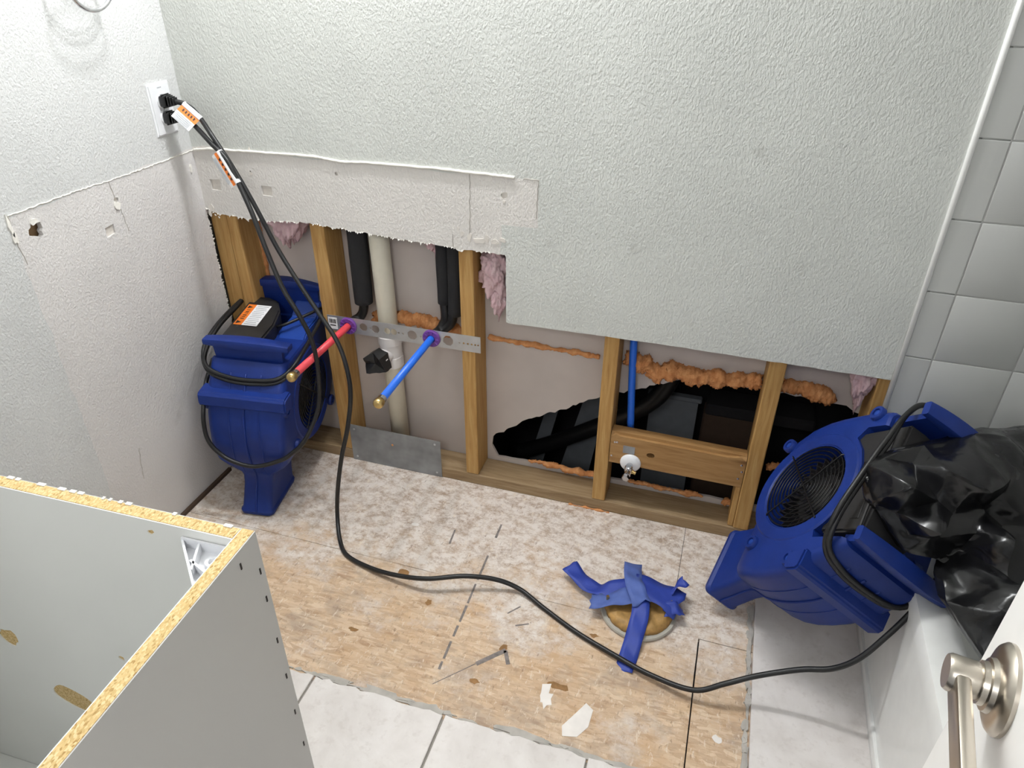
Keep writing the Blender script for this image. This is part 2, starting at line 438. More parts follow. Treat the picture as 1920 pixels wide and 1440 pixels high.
me = bpy.data.meshes.new('bullnose_tile'); bm.to_mesh(me); bm.free(); me.materials.append(MAT['wall_tile'])
for f in me.polygons: f.use_smooth = False
for zj in rows:
    o = link('bullnose_tile', me, wt); o.location = (1.8095, -.0127, zj - TP / 2)
part('caulk_line', T([(1.7785, -.0165, .36), (1.7785, -.0165, 2.0)], .0062, 10), 'tub_white', wt, smooth=True)

hole_l = blob2(-.521, .903, .017, .017, 16, .3, 11)
notch = [(-.354, .826), (-.327, .829), (-.326, .851), (-.353, .849)]
wl_poly = [(0.012, H), (-1.9, H), (-1.9, 0)] + ragged([(-1.8, 0.004), (-.5, .004), (-.0127, .006)], .05, .002, 2) + ragged([(-.0127, .02), (-.0105, .4), (-.0127, .77)], .012, .0016, 8) + [(0.012, .79)]
wl = struct(part('wall_left', SH(wl_poly, [hole_l, notch, blob2(-.298, .898, .008, .007, 9, .35, 3)], lambda a, b: (0, a, b), (-.0127, 0, 0)), 'paint_left'))
wl['label'] = 'textured white side wall with the outlet'
part('hole_backing', B(-.05, -.020, -.60, -.45, .80, 1.0), 'paper_brown', wl)
part('recess_backing', B(-.009, -.005, -.37, -.28, .81, .92), 'gypsum', wl)
bm = bmesh.new()
sp = [Vector((.0005, y, z)) for y, z in ragged([(-.569, .950), (-.40, .949), (-.3, .945), (-.25, .944), (-.12, .943), (-.004, .943)], .005, .0014, 21)]
tube(bm, sp, lambda t, p: .0011 + .0016 * abs(noise.noise(p * 70)), 6)
part('caulk_remnant', bm, 'caulk', wl)
bm = bmesh.new()
for pts in ([(-.569, .95), (-.572, .90), (-.566, .845)], [(-.306, .944), (-.30, .90), (-.292, .86), (-.288, .82)], [(-.455, .29), (-.463, .25), (-.47, .20)]):
    tube(bm, [Vector((.0002, y, z)) for y, z in ragged(pts, .006, .0012, int(-pts[0][0] * 900))], lambda t, p: .0007 + .0008 * abs(noise.noise(p * 80)), 5)
part('score_line', bm, 'thinset', wl)
bm = bmesh.new(); torn(bm, [(0, -.0127, .05), (0, -.011, .4), (0, -.0127, .77)], (1, 0, 0), (0, 1, 0), 15)
part('torn_paper', bm, 'paper_white', wl)['kind'] = 'stuff'
bm = bmesh.new()
for i, (y, z, a, b) in enumerate(((-.302, .888, .010, .009), (-.520, .922, .014, .006), (-.574, .93, .004, .02), (-.572, .905, .005, .012), (-.035, .90, .004, .01))):
    sheet(bm, blob2(y, z, a, b, 10, .4, i + 30), [], lambda p, q: (0, p, q), (.003, 0, 0))
part('torn_flake', bm, 'paper_white', wl)

fl = struct(part('floor', B(-.1, 2.7, -3.2, 0.6, -.16, -.013), 'dark_void')); fl['label'] = 'stripped subfloor with tile remains'
def fpoly(name, pts, z0, z1, mat, par=fl, bev=0):
    bm = bmesh.new(); sheet(bm, pts, [], lambda a, b: (a, b, z0), (0, 0, z1 - z0)); return part(name, bm, mat, par)
SX = 1.582
fpoly('subfloor_panel', ragged([(-.002, -.369), (1.389, -.372), (1.389, .09), (-.002, .09), (-.002, -.369)], .05, .0006, 1)[:-1], -.0125, 0, 'osb')
fpoly('subfloor_panel', [(1.3903, -.372), (1.60, -.374), (1.60, .09), (1.3903, .09)], -.0125, 0, 'osb')
fpoly('subfloor_panel', ragged([(-.002, -.3702), (1.458, -.3732), (1.459, -.80), (-.002, -.80), (-.002, -.3702)], .05, .0006, 2)[:-1], -.0125, 0, 'osb')
fpoly('subfloor_panel', [(1.4618, -.3748), (1.60, -.3758), (1.60, -.80), (1.4622, -.80)], -.0125, 0, 'osb')
# old floor tile: three rows at the front, one column at the tub
part('tile_bed', B(-.02, 1.83, -1.9, -.755, -.0125, .004), 'grout', fl)
part('tile_bed', B(SX + .004, 1.835, -.755, .0, -.0125, .004), 'grout', fl)
def ftile(x0, x1, y0, y1, rg=None):
    if rg:
        e = ragged([(x1, y1), (x0, y1)], .016, .0035, int(x0 * 1000)); pts = [(x0, y0), (x1, y0)] + e
    else: pts = [(x0, y0), (x1, y0), (x1, y1), (x0, y1)]
    bm = bmesh.new(); sheet(bm, pts, [], lambda a, b: (a, b, .0), (0, 0, .0095))
    bmesh.ops.bevel(bm, geom=[e for e in bm.edges if all(v.co.z > .009 for v in e.verts) and len(e.link_faces) == 2 and e.calc_face_angle(0) > .5], offset=.0015, segments=1, affect='EDGES')
    return part('floor_tile', bm, 'floor_tile', fl)
xs = [.017, .330, .643, .957, 1.270, SX]
for i in range(5):
    for j, (ya, yb) in enumerate(((-1.052, -.742), (-1.365, -1.055), (-1.69, -1.368))):
        ftile(xs[i] + .002, xs[i + 1] - .002, ya, yb - (0.004 if j == 0 else 0), j == 0)
for ya, yb in ((-.098, -.002), (-.713, -.102), (-1.328, -.717), (-1.69, -1.332)):
    ftile(SX + .002, 1.821, ya, yb)
bm = bmesh.new(); rnd = random.Random(5)
for i in range(70):                                     # broken mortar along the tile edges
    x = rnd.uniform(.5, 1.56); w = rnd.uniform(.006, .03)
    sheet(bm, blob2(x, -.741 + rnd.uniform(-.003, .006), w, rnd.uniform(.002, .006), 9, .5, i), [], lambda a, b: (a, b, 0), (0, 0, rnd.uniform(.001, .004)))
for i in range(60):
    y = rnd.uniform(-.74, -.02); w = rnd.uniform(.006, .03)
    sheet(bm, blob2(1.576 + rnd.uniform(-.004, .004), y, rnd.uniform(.002, .007), w, 9, .4, i + 200), [], lambda a, b: (a, b, 0), (0, 0, rnd.uniform(.002, .008)))
part('mortar_ridge', bm, 'thinset', fl)['kind'] = 'stuff'
for i, (x, y, a, b) in enumerate(((.80, -.738, .05, .012), (.92, -.742, .035, .014), (.70, -.739, .03, .008), (1.12, -.735, .05, .008), (1.42, -.736, .05, .010))):
    fpoly('mortar_patch', blob2(x, y, a, b, 14, .3, i + 50), 0, .0035, 'thinset')
fpoly('plaster_splash', blob2(1.150, -.635, .016, .026, 14, .45, 71), 0, .001, 'plaster')
fpoly('plaster_splash', [(1.222, -.655), (1.240, -.622), (1.258, -.634), (1.256, -.676), (1.238, -.705), (1.208, -.712), (1.202, -.690)], 0, .001, 'plaster')
fpoly('plaster_splash', blob2(.655, -.22, .012, .007, 10, .4, 73), 0, .001, 'plaster')
fpoly('plaster_splash', blob2(1.52, -.62, .010, .008, 10, .4, 75), 0, .001, 'plaster')
for i, (x, y, a, b) in enumerate(((1.024, -.540, .010, .010), (1.175, -.600, .026, .008), (.70, -.395, .014, .010), (.985, -.645, .012, .008), (1.22, -.44, .010, .006), (.80, -.47, .008, .010), (.66, -.60, .012, .006))):
    fpoly('stain_spot', blob2(x, y, a, b, 12, .35, i + 90), 0, .0004, 'stain')
bm = bmesh.new(); rnd = random.Random(8)
def mark(p, q, w):
    d = (Vector(q) - Vector(p)).normalized(); n_ = Vector((-d.y, d.x)) * w / 2; a, b = Vector(p), Vector(q)
    sheet(bm, [tuple(a + n_ * rnd.uniform(.6, 1.2)), tuple(a - n_), tuple(b - n_ * rnd.uniform(.6, 1.2)), tuple(b + n_)], [], lambda x, y: (x, y, 0.0), (0, 0, .0005))
for a, b in ((-.145, -.20), (-.27, -.36), (-.375, -.44), (-.448, -.50), (-.512, -.545), (-.56, -.61), (-.618, -.64)): mark((.888 + (-a - .145) * .024, a), (.888 + (-b - .145) * .024, b), .0062)
mark((.975, -.60), (1.030, -.545), .013); mark((1.030, -.545), (1.046, -.580), .011); mark((.77, -.205), (.775, -.26), .005); mark((1.025, -.41), (1.0, -.44), .004); mark((1.06, -.455), (1.03, -.47), .004); mark((.9, -.68), (.975, -.60), .002)
part('pencil_line', bm, 'pencil', fl)
# remaining shell
cg = struct(part('ceiling', B(-.12, 2.7, -1.95, .12, H, H + .05), 'ceiling_white'))
struct(part('wall_leak_block', B(-.10, -.055, -1.95, .12, -.1, H + .05), 'paint_plain'))  # unseen box added behind the left wall to stop outside light leaking in
struct(part('wall_right', B(2.60, 2.66, -1.95, .1, .0, H), 'paint_plain'))
bm = bmesh.new()
box(bm, -.05, .72, -1.94, -1.82, 0, H); box(bm, 1.60, 2.66, -1.94, -1.82, 0, H); box(bm, .72, 1.60, -1.94, -1.82, 2.05, H)
struct(part('wall_front', bm, 'paint_plain'))
bo = struct(part('gap_strip_left', B(.0, .010, -.70, -.17, 0, .010), 'void_brown'))  # solid strip, the darkness of the floor gap put into its colour
bo['label'] = 'dark strip standing in for the gap under the left wall'

# ------------------------------------------------------------------ wall cavity
hole = [(.780, .090), (.784, .125)] + ragged([(.786, .126), (.886, .205), (1.004, .272), (1.101, .333), (1.2, .375), (1.30, .425), (1.52, .440), (1.66, .430)], .012, .0035, 9) + ragged([(1.72, .43), (1.765, .405), (1.785, .36), (1.78, .2), (1.77, .055)], .02, .006, 10) + ragged([(1.5, .055), (1.1, .052), (.95, .055), (.80, .050)], .02, .002, 12)
so = struct(part('wall_outer', SH([(-.3, -.75), (2.7, -.75), (2.7, H + .04), (-.3, H + .04)], [hole], lambda a, b: (a, .090, b), (0, .008, 0)), 'sheathing'))
so['label'] = 'grey sheathing behind the studs with a jagged dark hole'
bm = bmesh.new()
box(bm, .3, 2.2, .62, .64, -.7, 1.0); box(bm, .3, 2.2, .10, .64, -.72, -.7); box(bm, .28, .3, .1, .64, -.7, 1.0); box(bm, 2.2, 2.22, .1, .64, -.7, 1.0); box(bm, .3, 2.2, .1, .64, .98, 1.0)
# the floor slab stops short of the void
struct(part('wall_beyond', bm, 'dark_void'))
fl_me = fl.data
for v in fl_me.vertices:
    if v.co.y > .1: v.co.y = .092

def stud(x0, x1, z1, label, z0=.038):
    s = part('wall_stud', B(x0, x1, .0, .0885, z0, z1, bev=.003, seg=2), 'stud_wood', None, origin=((x0 + x1) / 2, .044, z0))
    return tag(s, label, 'stud', 'wall studs')
stud(.050, .084, 1.05, 'narrow wooden stud in the left wall corner behind the standing blue fan')
tag(part('wall_stud', B(-.006, .049, .004, .0885, .038, 1.05, bev=.003, seg=1), 'stud_wood', None, origin=(.032, .044, .038)), 'wooden corner stud tight against the white side wall edge', 'stud', 'wall studs')
stud(.308, .350, 1.05, 'wooden stud the red pipe crosses, left of the white drain pipe')
stud(.728, .767, 1.05, 'wooden stud at the right end of the perforated metal bracket')
stud(1.115, 1.153, 1.0, 'wooden stud left of the blue water line and shutoff valve')
s4 = stud(1.512, 1.552, 1.0, 'wooden stud at the right end of the short cross block')
stud(1.752, 1.792, 1.0, 'wooden stud beside the white wall tile above the fallen fan')
tag(part('wall_stud', B(1.497, 1.5115, .005, .0885, .038, .178, bev=.002), 'stud_wood', None, origin=(1.504, .044, .038)), 'short wooden cleat under the right end of the cross block', 'cleat')
pl = part('bottom_plate', B(-.0, 1.80, .0, .0885, 0, .0375, bev=.003, seg=2), 'plate_wood', None, origin=(.9, .044, 0))
tag(pl, 'long wooden bottom plate lying under the studs', 'plate')
bl = thing('cross_block', 'short wooden cross block between two studs carrying the shutoff valve', 'block', (1.335, .019, .178))
hb = blob2(1.266, .228, .011, .009, 14, .08, 4)
bm = SH([(1.154, .182), (1.5105, .180), (1.5105, .277), (1.154, .283)], [hb], lambda a, b: (a, .002, b), (0, .038, 0))
bmesh.ops.bevel(bm, geom=[e for e in bm.edges if all(v.co.z > .27 and v.co.y < .01 for v in e.verts)], offset=.009, segments=4, affect='EDGES')
part('block_body', bm, 'block_wood', bl)
bm = B(1.190, 1.222, .0008, .002, .222, .246); part('metal_plate', bm, 'steel_dark', bl)
for x, z in ((1.166, .252), (1.172, .253), (1.160, .205), (1.500, .252), (1.498, .207), (1.504, .231)): part('nail_head', L((x, .002, z), (0, -1, 0), [(0, .0032), (.0012, .003), (.0016, .001)], 8), 'chrome', bl)

# spray foam beads
def foam(name, pts, r, label, amp=.006, seed=0, sc=45, flat=1.0):
    c = pts[len(pts) // 2]
    sp = spline(pts, 10); bm = T(sp, lambda t, p: (r * (1 + .45 * noise.noise(p * 26 + Vector((seed, 0, 0))))) * (.55 + .45 * math.sin(PI * min(1, max(0, t * .96 + .02))) ** .4), 12)
    bmesh.ops.subdivide_edges(bm, edges=bm.edges[:], cuts=2)
    lump(bm, amp * 1.3, sc, seed); lump(bm, amp * .55, sc * 4, seed + 3)
    o = part('spray_foam', bm, 'foam', None, smooth=True, origin=c); return tag(o, label, 'spray foam', 'orange spray foam beads')
foam('f', [(.079, .086, .740), (.083, .086, .68), (.080, .086, .63), (.083, .086, .55)], .008, 'vertical orange foam streak behind the standing blue fan', .004, 1)
foam('f', [(.775, .086, .470), (.82, .086, .466), (.9, .087, .465), (1.0, .087, .462), (1.06, .086, .461), (1.09, .086, .458)], .0075, 'thin horizontal orange foam bead on the grey sheathing', .004, 2)
foam('f', [(1.158, .080, .474), (1.19, .080, .468), (1.21, .082, .462), (1.245, .078, .448), (1.30, .082, .454), (1.36, .082, .455), (1.42, .082, .455), (1.48, .080, .466), (1.51, .080, .466)], .023, 'thick orange foam bead above the dark hole, crossed by the blue line', .011, 3, 34)
foam('f', [(1.225, .080, .452), (1.24, .078, .435), (1.258, .080, .428)], .016, 'orange foam lump drooping over the dark hole', .008, 13, 40)
foam('f', [(1.556, .082, .466), (1.59, .082, .462), (1.63, .082, .458), (1.665, .080, .448), (1.68, .082, .444)], .019, 'brownish foam bead right of the last tall stud', .009, 4, 36)
foam('f', [(.42, .084, .478), (.50, .084, .488), (.545, .082, .493), (.60, .082, .486), (.66, .083, .476), (.722, .084, .472)], .018, 'orange foam bead behind the perforated metal bracket', .009, 5, 40)
foam('f', [(.90, .084, .062), (.94, .084, .064), (1.0, .083, .060), (1.06, .083, .058), (1.11, .082, .060)], .008, 'orange foam bead on the plate below the jagged hole', .005, 6)
foam('f', [(1.20, .086, .062), (1.25, .085, .060), (1.30, .085, .058), (1.36, .086, .056), (1.42, .086, .054)], .007, 'orange foam bead on the plate under the cross block', .005, 7)
foam('f', [(1.478, .078, .060), (1.487, .074, .062), (1.494, .070, .058)], .012, 'small orange foam blob in the plate corner by the cleat', .006, 8)
foam('f', [(1.05, -.003, .001), (1.09, -.003, .002), (1.13, -.003, .002), (1.17, -.003, .001)], .0032, 'pale foam squeezed out along the front of the bottom plate', .003, 9)
foam('f', [(.545, .076, .048), (.57, .074, .050), (.60, .070, .048)], .012, 'orange foam around the foot of the drain pipe', .005, 10)
foam('f', [(1.57, .085, .20), (1.59, .086, .205), (1.62, .086, .20)], .010, 'small orange foam patch behind the tilted fan', .005, 11)

# pink insulation
def tuft(loc, rad, label, seed, drop=0):
    bm = bmesh.new(); bmesh.ops.create_icosphere(bm, subdivisions=5, radius=1)
    for v in bm.verts:
        n_ = noise.fractal(v.co * 1.7 + Vector((seed * 9.1, 0, 0)), .7, 2.2, 5)
        v.co *= 1 + .5 * n_ + .10 * noise.noise(v.co * 9 + Vector((0, seed, 0)))
        v.co = Vector((v.co.x * rad[0], v.co.y * rad[1], v.co.z * rad[2]))
        if drop and v.co.z < 0: v.co.x *= max(.15, 1 + v.co.z / rad[2] * .75); v.co.z *= 1 + drop
        v.co += Vector(loc)
    o = part('insulation_tuft', bm, 'pink', None, smooth=True, origin=loc)
    tag(o, label, 'insulation', 'pink insulation tufts')
tuft((.215, .045, .765), (.055, .035, .045), 'pink insulation tuft above the standing blue fan', 1, .7)
tuft((.640, .060, .752), (.028, .02, .026), 'small pink insulation wisp beside the black pipe sleeves', 2, .6)
tuft((.812, .046, .690), (.034, .03, .075), 'tall pink insulation tuft right of the bracket stud', 3, 0)
tuft((.822, .044, .610), (.022, .024, .034), 'small pink insulation tuft low beside the drywall step', 4, .3)
tuft((1.728, .040, .545), (.028, .03, .05), 'pink insulation tuft beside the rightmost stud', 5, .5)

# what shows through the jagged hole
g = thing('duct_panel', 'dim grey panel deep inside the dark hole', 'panel', (1.28, .4, -.5))
part('panel_face', B(1.215, 1.365, .40, .42, -.5, .165), 'void_grey', g); part('panel_edge', B(1.205, 1.375, .395, .425, .165, .18, bev=.004), 'void_grey', g)
g = thing('timber_post', 'rough brown timber deep in the dark hole right of the grey panel', 'timber', (1.5, .42, -.6))
part('post_body', B(1.385, 1.60, .42, .50, -.6, .12, bev=.006), 'void_brown', g); part('post_cap', B(1.39, 1.72, .41, .52, .12, .16, bev=.006), 'dark_void', g)
tag(part('black_hose', T(spline([(1.30, .22, .60), (1.292, .22, .42), (1.275, .23, .33), (1.235, .24, .25), (1.16, .26, .17), (1.05, .28, .08), (.92, .30, -.02), (.8, .32, -.1)], 8), .026, 14), 'black_rubber', None, smooth=True, origin=(1.2, .25, .2)), 'thick black hose curving through the dark hole', 'hose')
g = thing('vent_panel', 'slanted grey sheet inside the left part of the dark hole', 'panel', (.95, .33, -.4))
bm = bmesh.new(); sheet(bm, [(.86, -.5), (.99, -.5), (1.09, .20), (1.03, .24)], [], lambda a, b: (a, .36, b), (0, .012, 0)); part('sheet_face', bm, 'void_grey', g)
bm = bmesh.new(); sheet(bm, [(.74, -.5), (.80, -.5), (.93, .12), (.90, .16)], [], lambda a, b: (a, .38, b), (0, .012, 0)); part('sheet_fold', bm, 'void_grey', g)

# ------------------------------------------------------------------ plumbing
def oct_(cx, cz, r, n=8): return [(cx + r * math.cos(2 * PI * (k + .5) / n), cz + r * math.sin(2 * PI * (k + .5) / n)) for k in range(n)]
br = thing('pipe_bracket', 'perforated metal pipe bracket screwed across two studs', 'bracket', (.553, -.002, .463))
rx, rz = .389, .486; bx0, bz0 = .642, .488
holes = [oct_(x, .4875, r, 8) for x, r in ((.435, .0125), (.472, .0125), (.508, .010), (.528, .010), (.584, .0145), (.690, .0155))] + [oct_(x, .4875, .003, 6) for x in (.456, .543, .556, .610, .723, .735, .747, .758, .768, .776)]
part('strip', SH([(.323, .462), (.783, .464), (.783, .513), (.323, .510)], holes + [oct_(rx, rz, .0165, 12), oct_(bx0, bz0, .0165, 12)], lambda a, b: (a, -.0015, b), (0, .0015, 0)), 'steel_zinc', br)
st = part('sticker', B(.326, .353, -.0022, -.0016, .468, .504), 'label_white', br)
bm = bmesh.new()
for i, (a, w, z0, z1) in enumerate(((.329, .002, .486, .499), (.332, .001, .486, .499), (.334, .003, .486, .499), (.338, .001, .486, .499), (.340, .002, .486, .499), (.343, .001, .486, .499), (.345, .003, .486, .499), (.349, .001, .486, .499), (.330, .018, .478, .481))): box(bm, a, a + w, -.0025, -.0022, z0, z1)
part('printed_bars', bm, 'label_ink', st)
for nm, cx, cz in (('r', rx, rz), ('b', bx0, bz0)):
    g = part('grommet', L((cx, .006, cz), (0, -1, 0), [(0, .0155), (.006, .0155), (.0078, .0165), (.0079, .0255), (.0125, .0255), (.0145, .023), (.0145, .0115), (.004, .0112)], 20), 'grommet_purple', br, auto=.5)
    bm = bmesh.new()
    for k in range(10):
        a = 2 * PI * k / 10; tube(bm, [(cx + .014 * math.cos(a), -.0085, cz + .014 * math.sin(a)), (cx + .023 * math.cos(a), -.0095, cz + .023 * math.sin(a))], .0014, 5)
    part('grommet_rib', bm, 'grommet_purple', g)
def stub(name, label, cx, cz, yend, mat, dx=0, dz=0):
    t = thing(name, label, 'pipe', (cx, 0, cz))
    e = Vector((cx + dx, yend, cz + dz)); d = (e - Vector((cx, 0, cz))).normalized()
    part('pipe', T([(cx, .055, cz), (cx, 0, cz), e], .0098, 16), mat, t, smooth=True)
    part('crimp_ring', L(e - d * .012, d, [(0, .0101), (.0005, .0112), (.0115, .0112), (.012, .0101)], 18), 'chrome', t, auto=.5)
    part('end_cap', L(e, d, [(-.001, .0112), (.004, .0128), (.012, .0132), (.017, .0118), (.020, .0085), (.0215, .003)], 18), 'brass', t, auto=.9)
stub('hot_water_stub', 'capped red pipe sticking out of the wall bracket', rx, rz, -.285, 'pex_red', -.001, .001)
stub('cold_water_stub', 'capped blue pipe sticking out of the wall bracket', bx0, bz0, -.322, 'pex_blue', .003, -.003)
dp = thing('drain_pipe', 'white plastic drain pipe with a black taped side stub', 'pipe', (.488, .05, .05))
part('pipe_body', T([(.476, .055, .98), (.482, .055, .60), (.490, .055, .03)], .0275, 28), 'pvc', dp, smooth=True)
part('tee_fitting', L((.4855, .055, .345), (-.012, 0, 1), [(0, .030), (.001, .0335), (.032, .0335), (.034, .032), (.072, .032), (.074, .0345), (.100, .0345), (.101, .030)], 28), 'pvc_fitting', dp, auto=.5)
part('side_hub', L((.482, .040, .388), (-.25, -1, -.06), [(0, .024), (.030, .024), (.031, .0265), (.042, .0265), (.043, .025)], 22), 'pvc_fitting', dp, auto=.5)
bm = bmesh.new(); o_ = Vector((.474, .003, .386)); d_ = Vector((-.25, -1, -.06)).normalized(); s_, t_ = frame(d_)
pr_ = [(.030, -.027), (.004, -.034), (-.022, -.036), (-.036, -.012), (-.033, .016), (-.008, .036), (.022, .027)]
v0 = [bm.verts.new(o_ + s_ * -a + t_ * b * .9 - d_ * .012) for a, b in pr_]; v1 = [bm.verts.new(o_ + s_ * -a * 1.02 + t_ * b * .85 + d_ * (.028 + .012 * ((i * 37) % 5 - 2) / 2)) for i, (a, b) in enumerate(pr_)]
for i in range(7): bm.faces.new((v0[i], v0[(i + 1) % 7], v1[(i + 1) % 7], v1[i]))
cc = bm.verts.new(o_ + d_ * .022)
for i in range(7): bm.faces.new((v1[i], v1[(i + 1) % 7], cc))
bmesh.ops.subdivide_edges(bm, edges=bm.edges[:], cuts=2, use_grid_fill=True); lump(bm, .003, 60, 3)
part('tape_wrap', bm, 'tape_black', dp, auto=.5)
def sleeve(label, pts, r, foamy):
    t = thing('pipe_sleeve', label, 'pipe sleeve', pts[-1], group='black insulated supply pipes')
    part('foam_tube', T(spline(foamy, 6), lambda u, p: r * (1 + .05 * noise.noise(p * 30)), 16), 'black_foam', t, smooth=True)
    part('elbow', T(spline(pts, 6), .0135, 12), 'tape_black', t, smooth=True)
sleeve('thick black foam pipe sleeve beside the stud above the red pipe', [(.420, .05, .57), (.412, .05, .515), (.400, .045, .492), (rx, .03, rz), (rx, .005, rz)], .0265, [(.420, .046, .95), (.420, .046, .72), (.417, .048, .54)])
sleeve('black foam pipe sleeve left of the bracket stud above the blue pipe', [(.690, .05, .57), (.682, .05, .52), (.66, .045, .496), (bx0, .03, bz0), (bx0, .005, bz0)], .020, [(.699, .045, .95), (.700, .045, .70), (.694, .048, .545)])
sleeve('narrow black pipe sleeve next to the thicker one above the blue pipe', [(.658, .055, .60), (.662, .055, .53), (.655, .05, .505), (.648, .04, .492), (bx0, .02, bz0)], .0185, [(.660, .058, .95), (.660, .058, .74), (.660, .058, .57)])
np_ = thing('nail_plate', 'grey galvanized metal plate nailed over the bottom plate', 'metal plate', (.497, -.001, 0))
part('plate_sheet', B(.345, .648, -.0022, -.0004, .001, .136), 'steel_dark', np_)
for x, z in ((.488, .088), (.36, .12), (.63, .122), (.36, .015), (.632, .016)): part('nail_head', L((x, -.0022, z), (0, -1, 0), [(0, .0035), (.001, .0033), (.0014, .001)], 8), 'foam' if z == .088 else 'steel_zinc', np_)
wlne = thing('water_line', 'blue water line dropping behind the cross block', 'pipe', (1.198, .055, .25))
part('pipe', T(spline([(1.178, .058, .95), (1.180, .058, .60), (1.188, .056, .42), (1.198, .054, .275)], 6), .0098, 16), 'pex_blue', wlne, smooth=True)
part('crimp_ring', L((1.1985, .054, .276), (0, 0, -1), [(0, .0112), (.012, .0112)], 16), 'chrome', wlne, auto=.5)
part('brass_fitting', T(spline([(1.1985, .054, .266), (1.2, .054, .23), (1.205, .052, .20), (1.212, .045, .192)], 5), .0085, 12), 'brass', wlne, smooth=True)
vx, vz = 1.214, .192
sv = thing('shutoff_valve', 'chrome shutoff valve with round white cover on the cross block', 'valve', (vx, 0, vz))
part('cover_plate', L((vx, .002, vz), (0, -1, 0), [(0, .0285), (.003, .0285), (.006, .026), (.010, .018), (.0115, .011)], 32), 'outlet_white', sv, auto=.7)
part('stem', L((vx, -.008, vz), (0, -1, 0), [(0, .0085), (.018, .0085), (.019, .011), (.026, .011)], 16), 'chrome', sv, auto=.5)
part('valve_body', L((vx, -.030, vz + .013), (0, 0, -1), [(0, .008), (.003, .0105), (.022, .0105), (.024, .008), (.034, .008)], 16), 'chrome', sv, auto=.5)
bm = L((vx, -.036, vz), (-.1, -1, -.35), [(0, .007), (.012, .007), (.013, .006)], 12); part('handle_stem', bm, 'chrome', sv, auto=.5)
bm = bmesh.new(); lathe(bm, (vx - .003, -.050, vz - .006), (-.1, -1, -.35), [(0, .012), (.002, .0135), (.010, .0135), (.012, .011)], 6)
for v in bm.verts: v.co.x = vx + (v.co.x - vx) * .75
part('handle', bm, 'chrome', sv)
part('outlet_nut', L((vx + .009, -.030, vz - .004), (1, -.2, -.2), [(0, .006), (.004, .006), (.0045, .0048), (.012, .0048)], 10), 'brass', sv, auto=.5)

# ------------------------------------------------------------------ fans
def rrect(u0, u1, v0, v1, r, n=4):
    out = []
    r = min(r, (u1 - u0) / 2 - 1e-4, (v1 - v0) / 2 - 1e-4)
    for cx, cy, a in ((u1 - r, v1 - r, 0), (u0 + r, v1 - r, PI / 2), (u0 + r, v0 + r, PI), (u1 - r, v0 + r, 1.5 * PI)):
        for k in range(n + 1): out.append((cx + r * math.cos(a + PI / 2 * k / n), cy + r * math.sin(a + PI / 2 * k / n)))
    return out
GV, GW, GR = .025, .009, .108
SEC = [(-.277, -.213, -.036, .0480), (-.268, -.214, -.034, .0490), (-.261, -.209, -.034, .0445), (-.23, -.198, -.030, .0425), (-.195, -.183, -.022, .0420), (-.170, -.176, -.008, .0440),
       (-.155, -.177, .012, .050), (-.142, -.181, .052, .066), (-.126, -.187, .104, .087), (-.108, -.193, .142, .101), (-.08, -.198, .175, .107), (-.04, -.200, .200, .108), (0, -.197, .211, .108),
       (.04, -.190, .214, .108), (.075, -.178, .214, .108), (.11, -.160, .213, .108), (.15, -.138, .210, .107), (.172, -.124, .206, .106), (.178, -.118, .202, .102)]
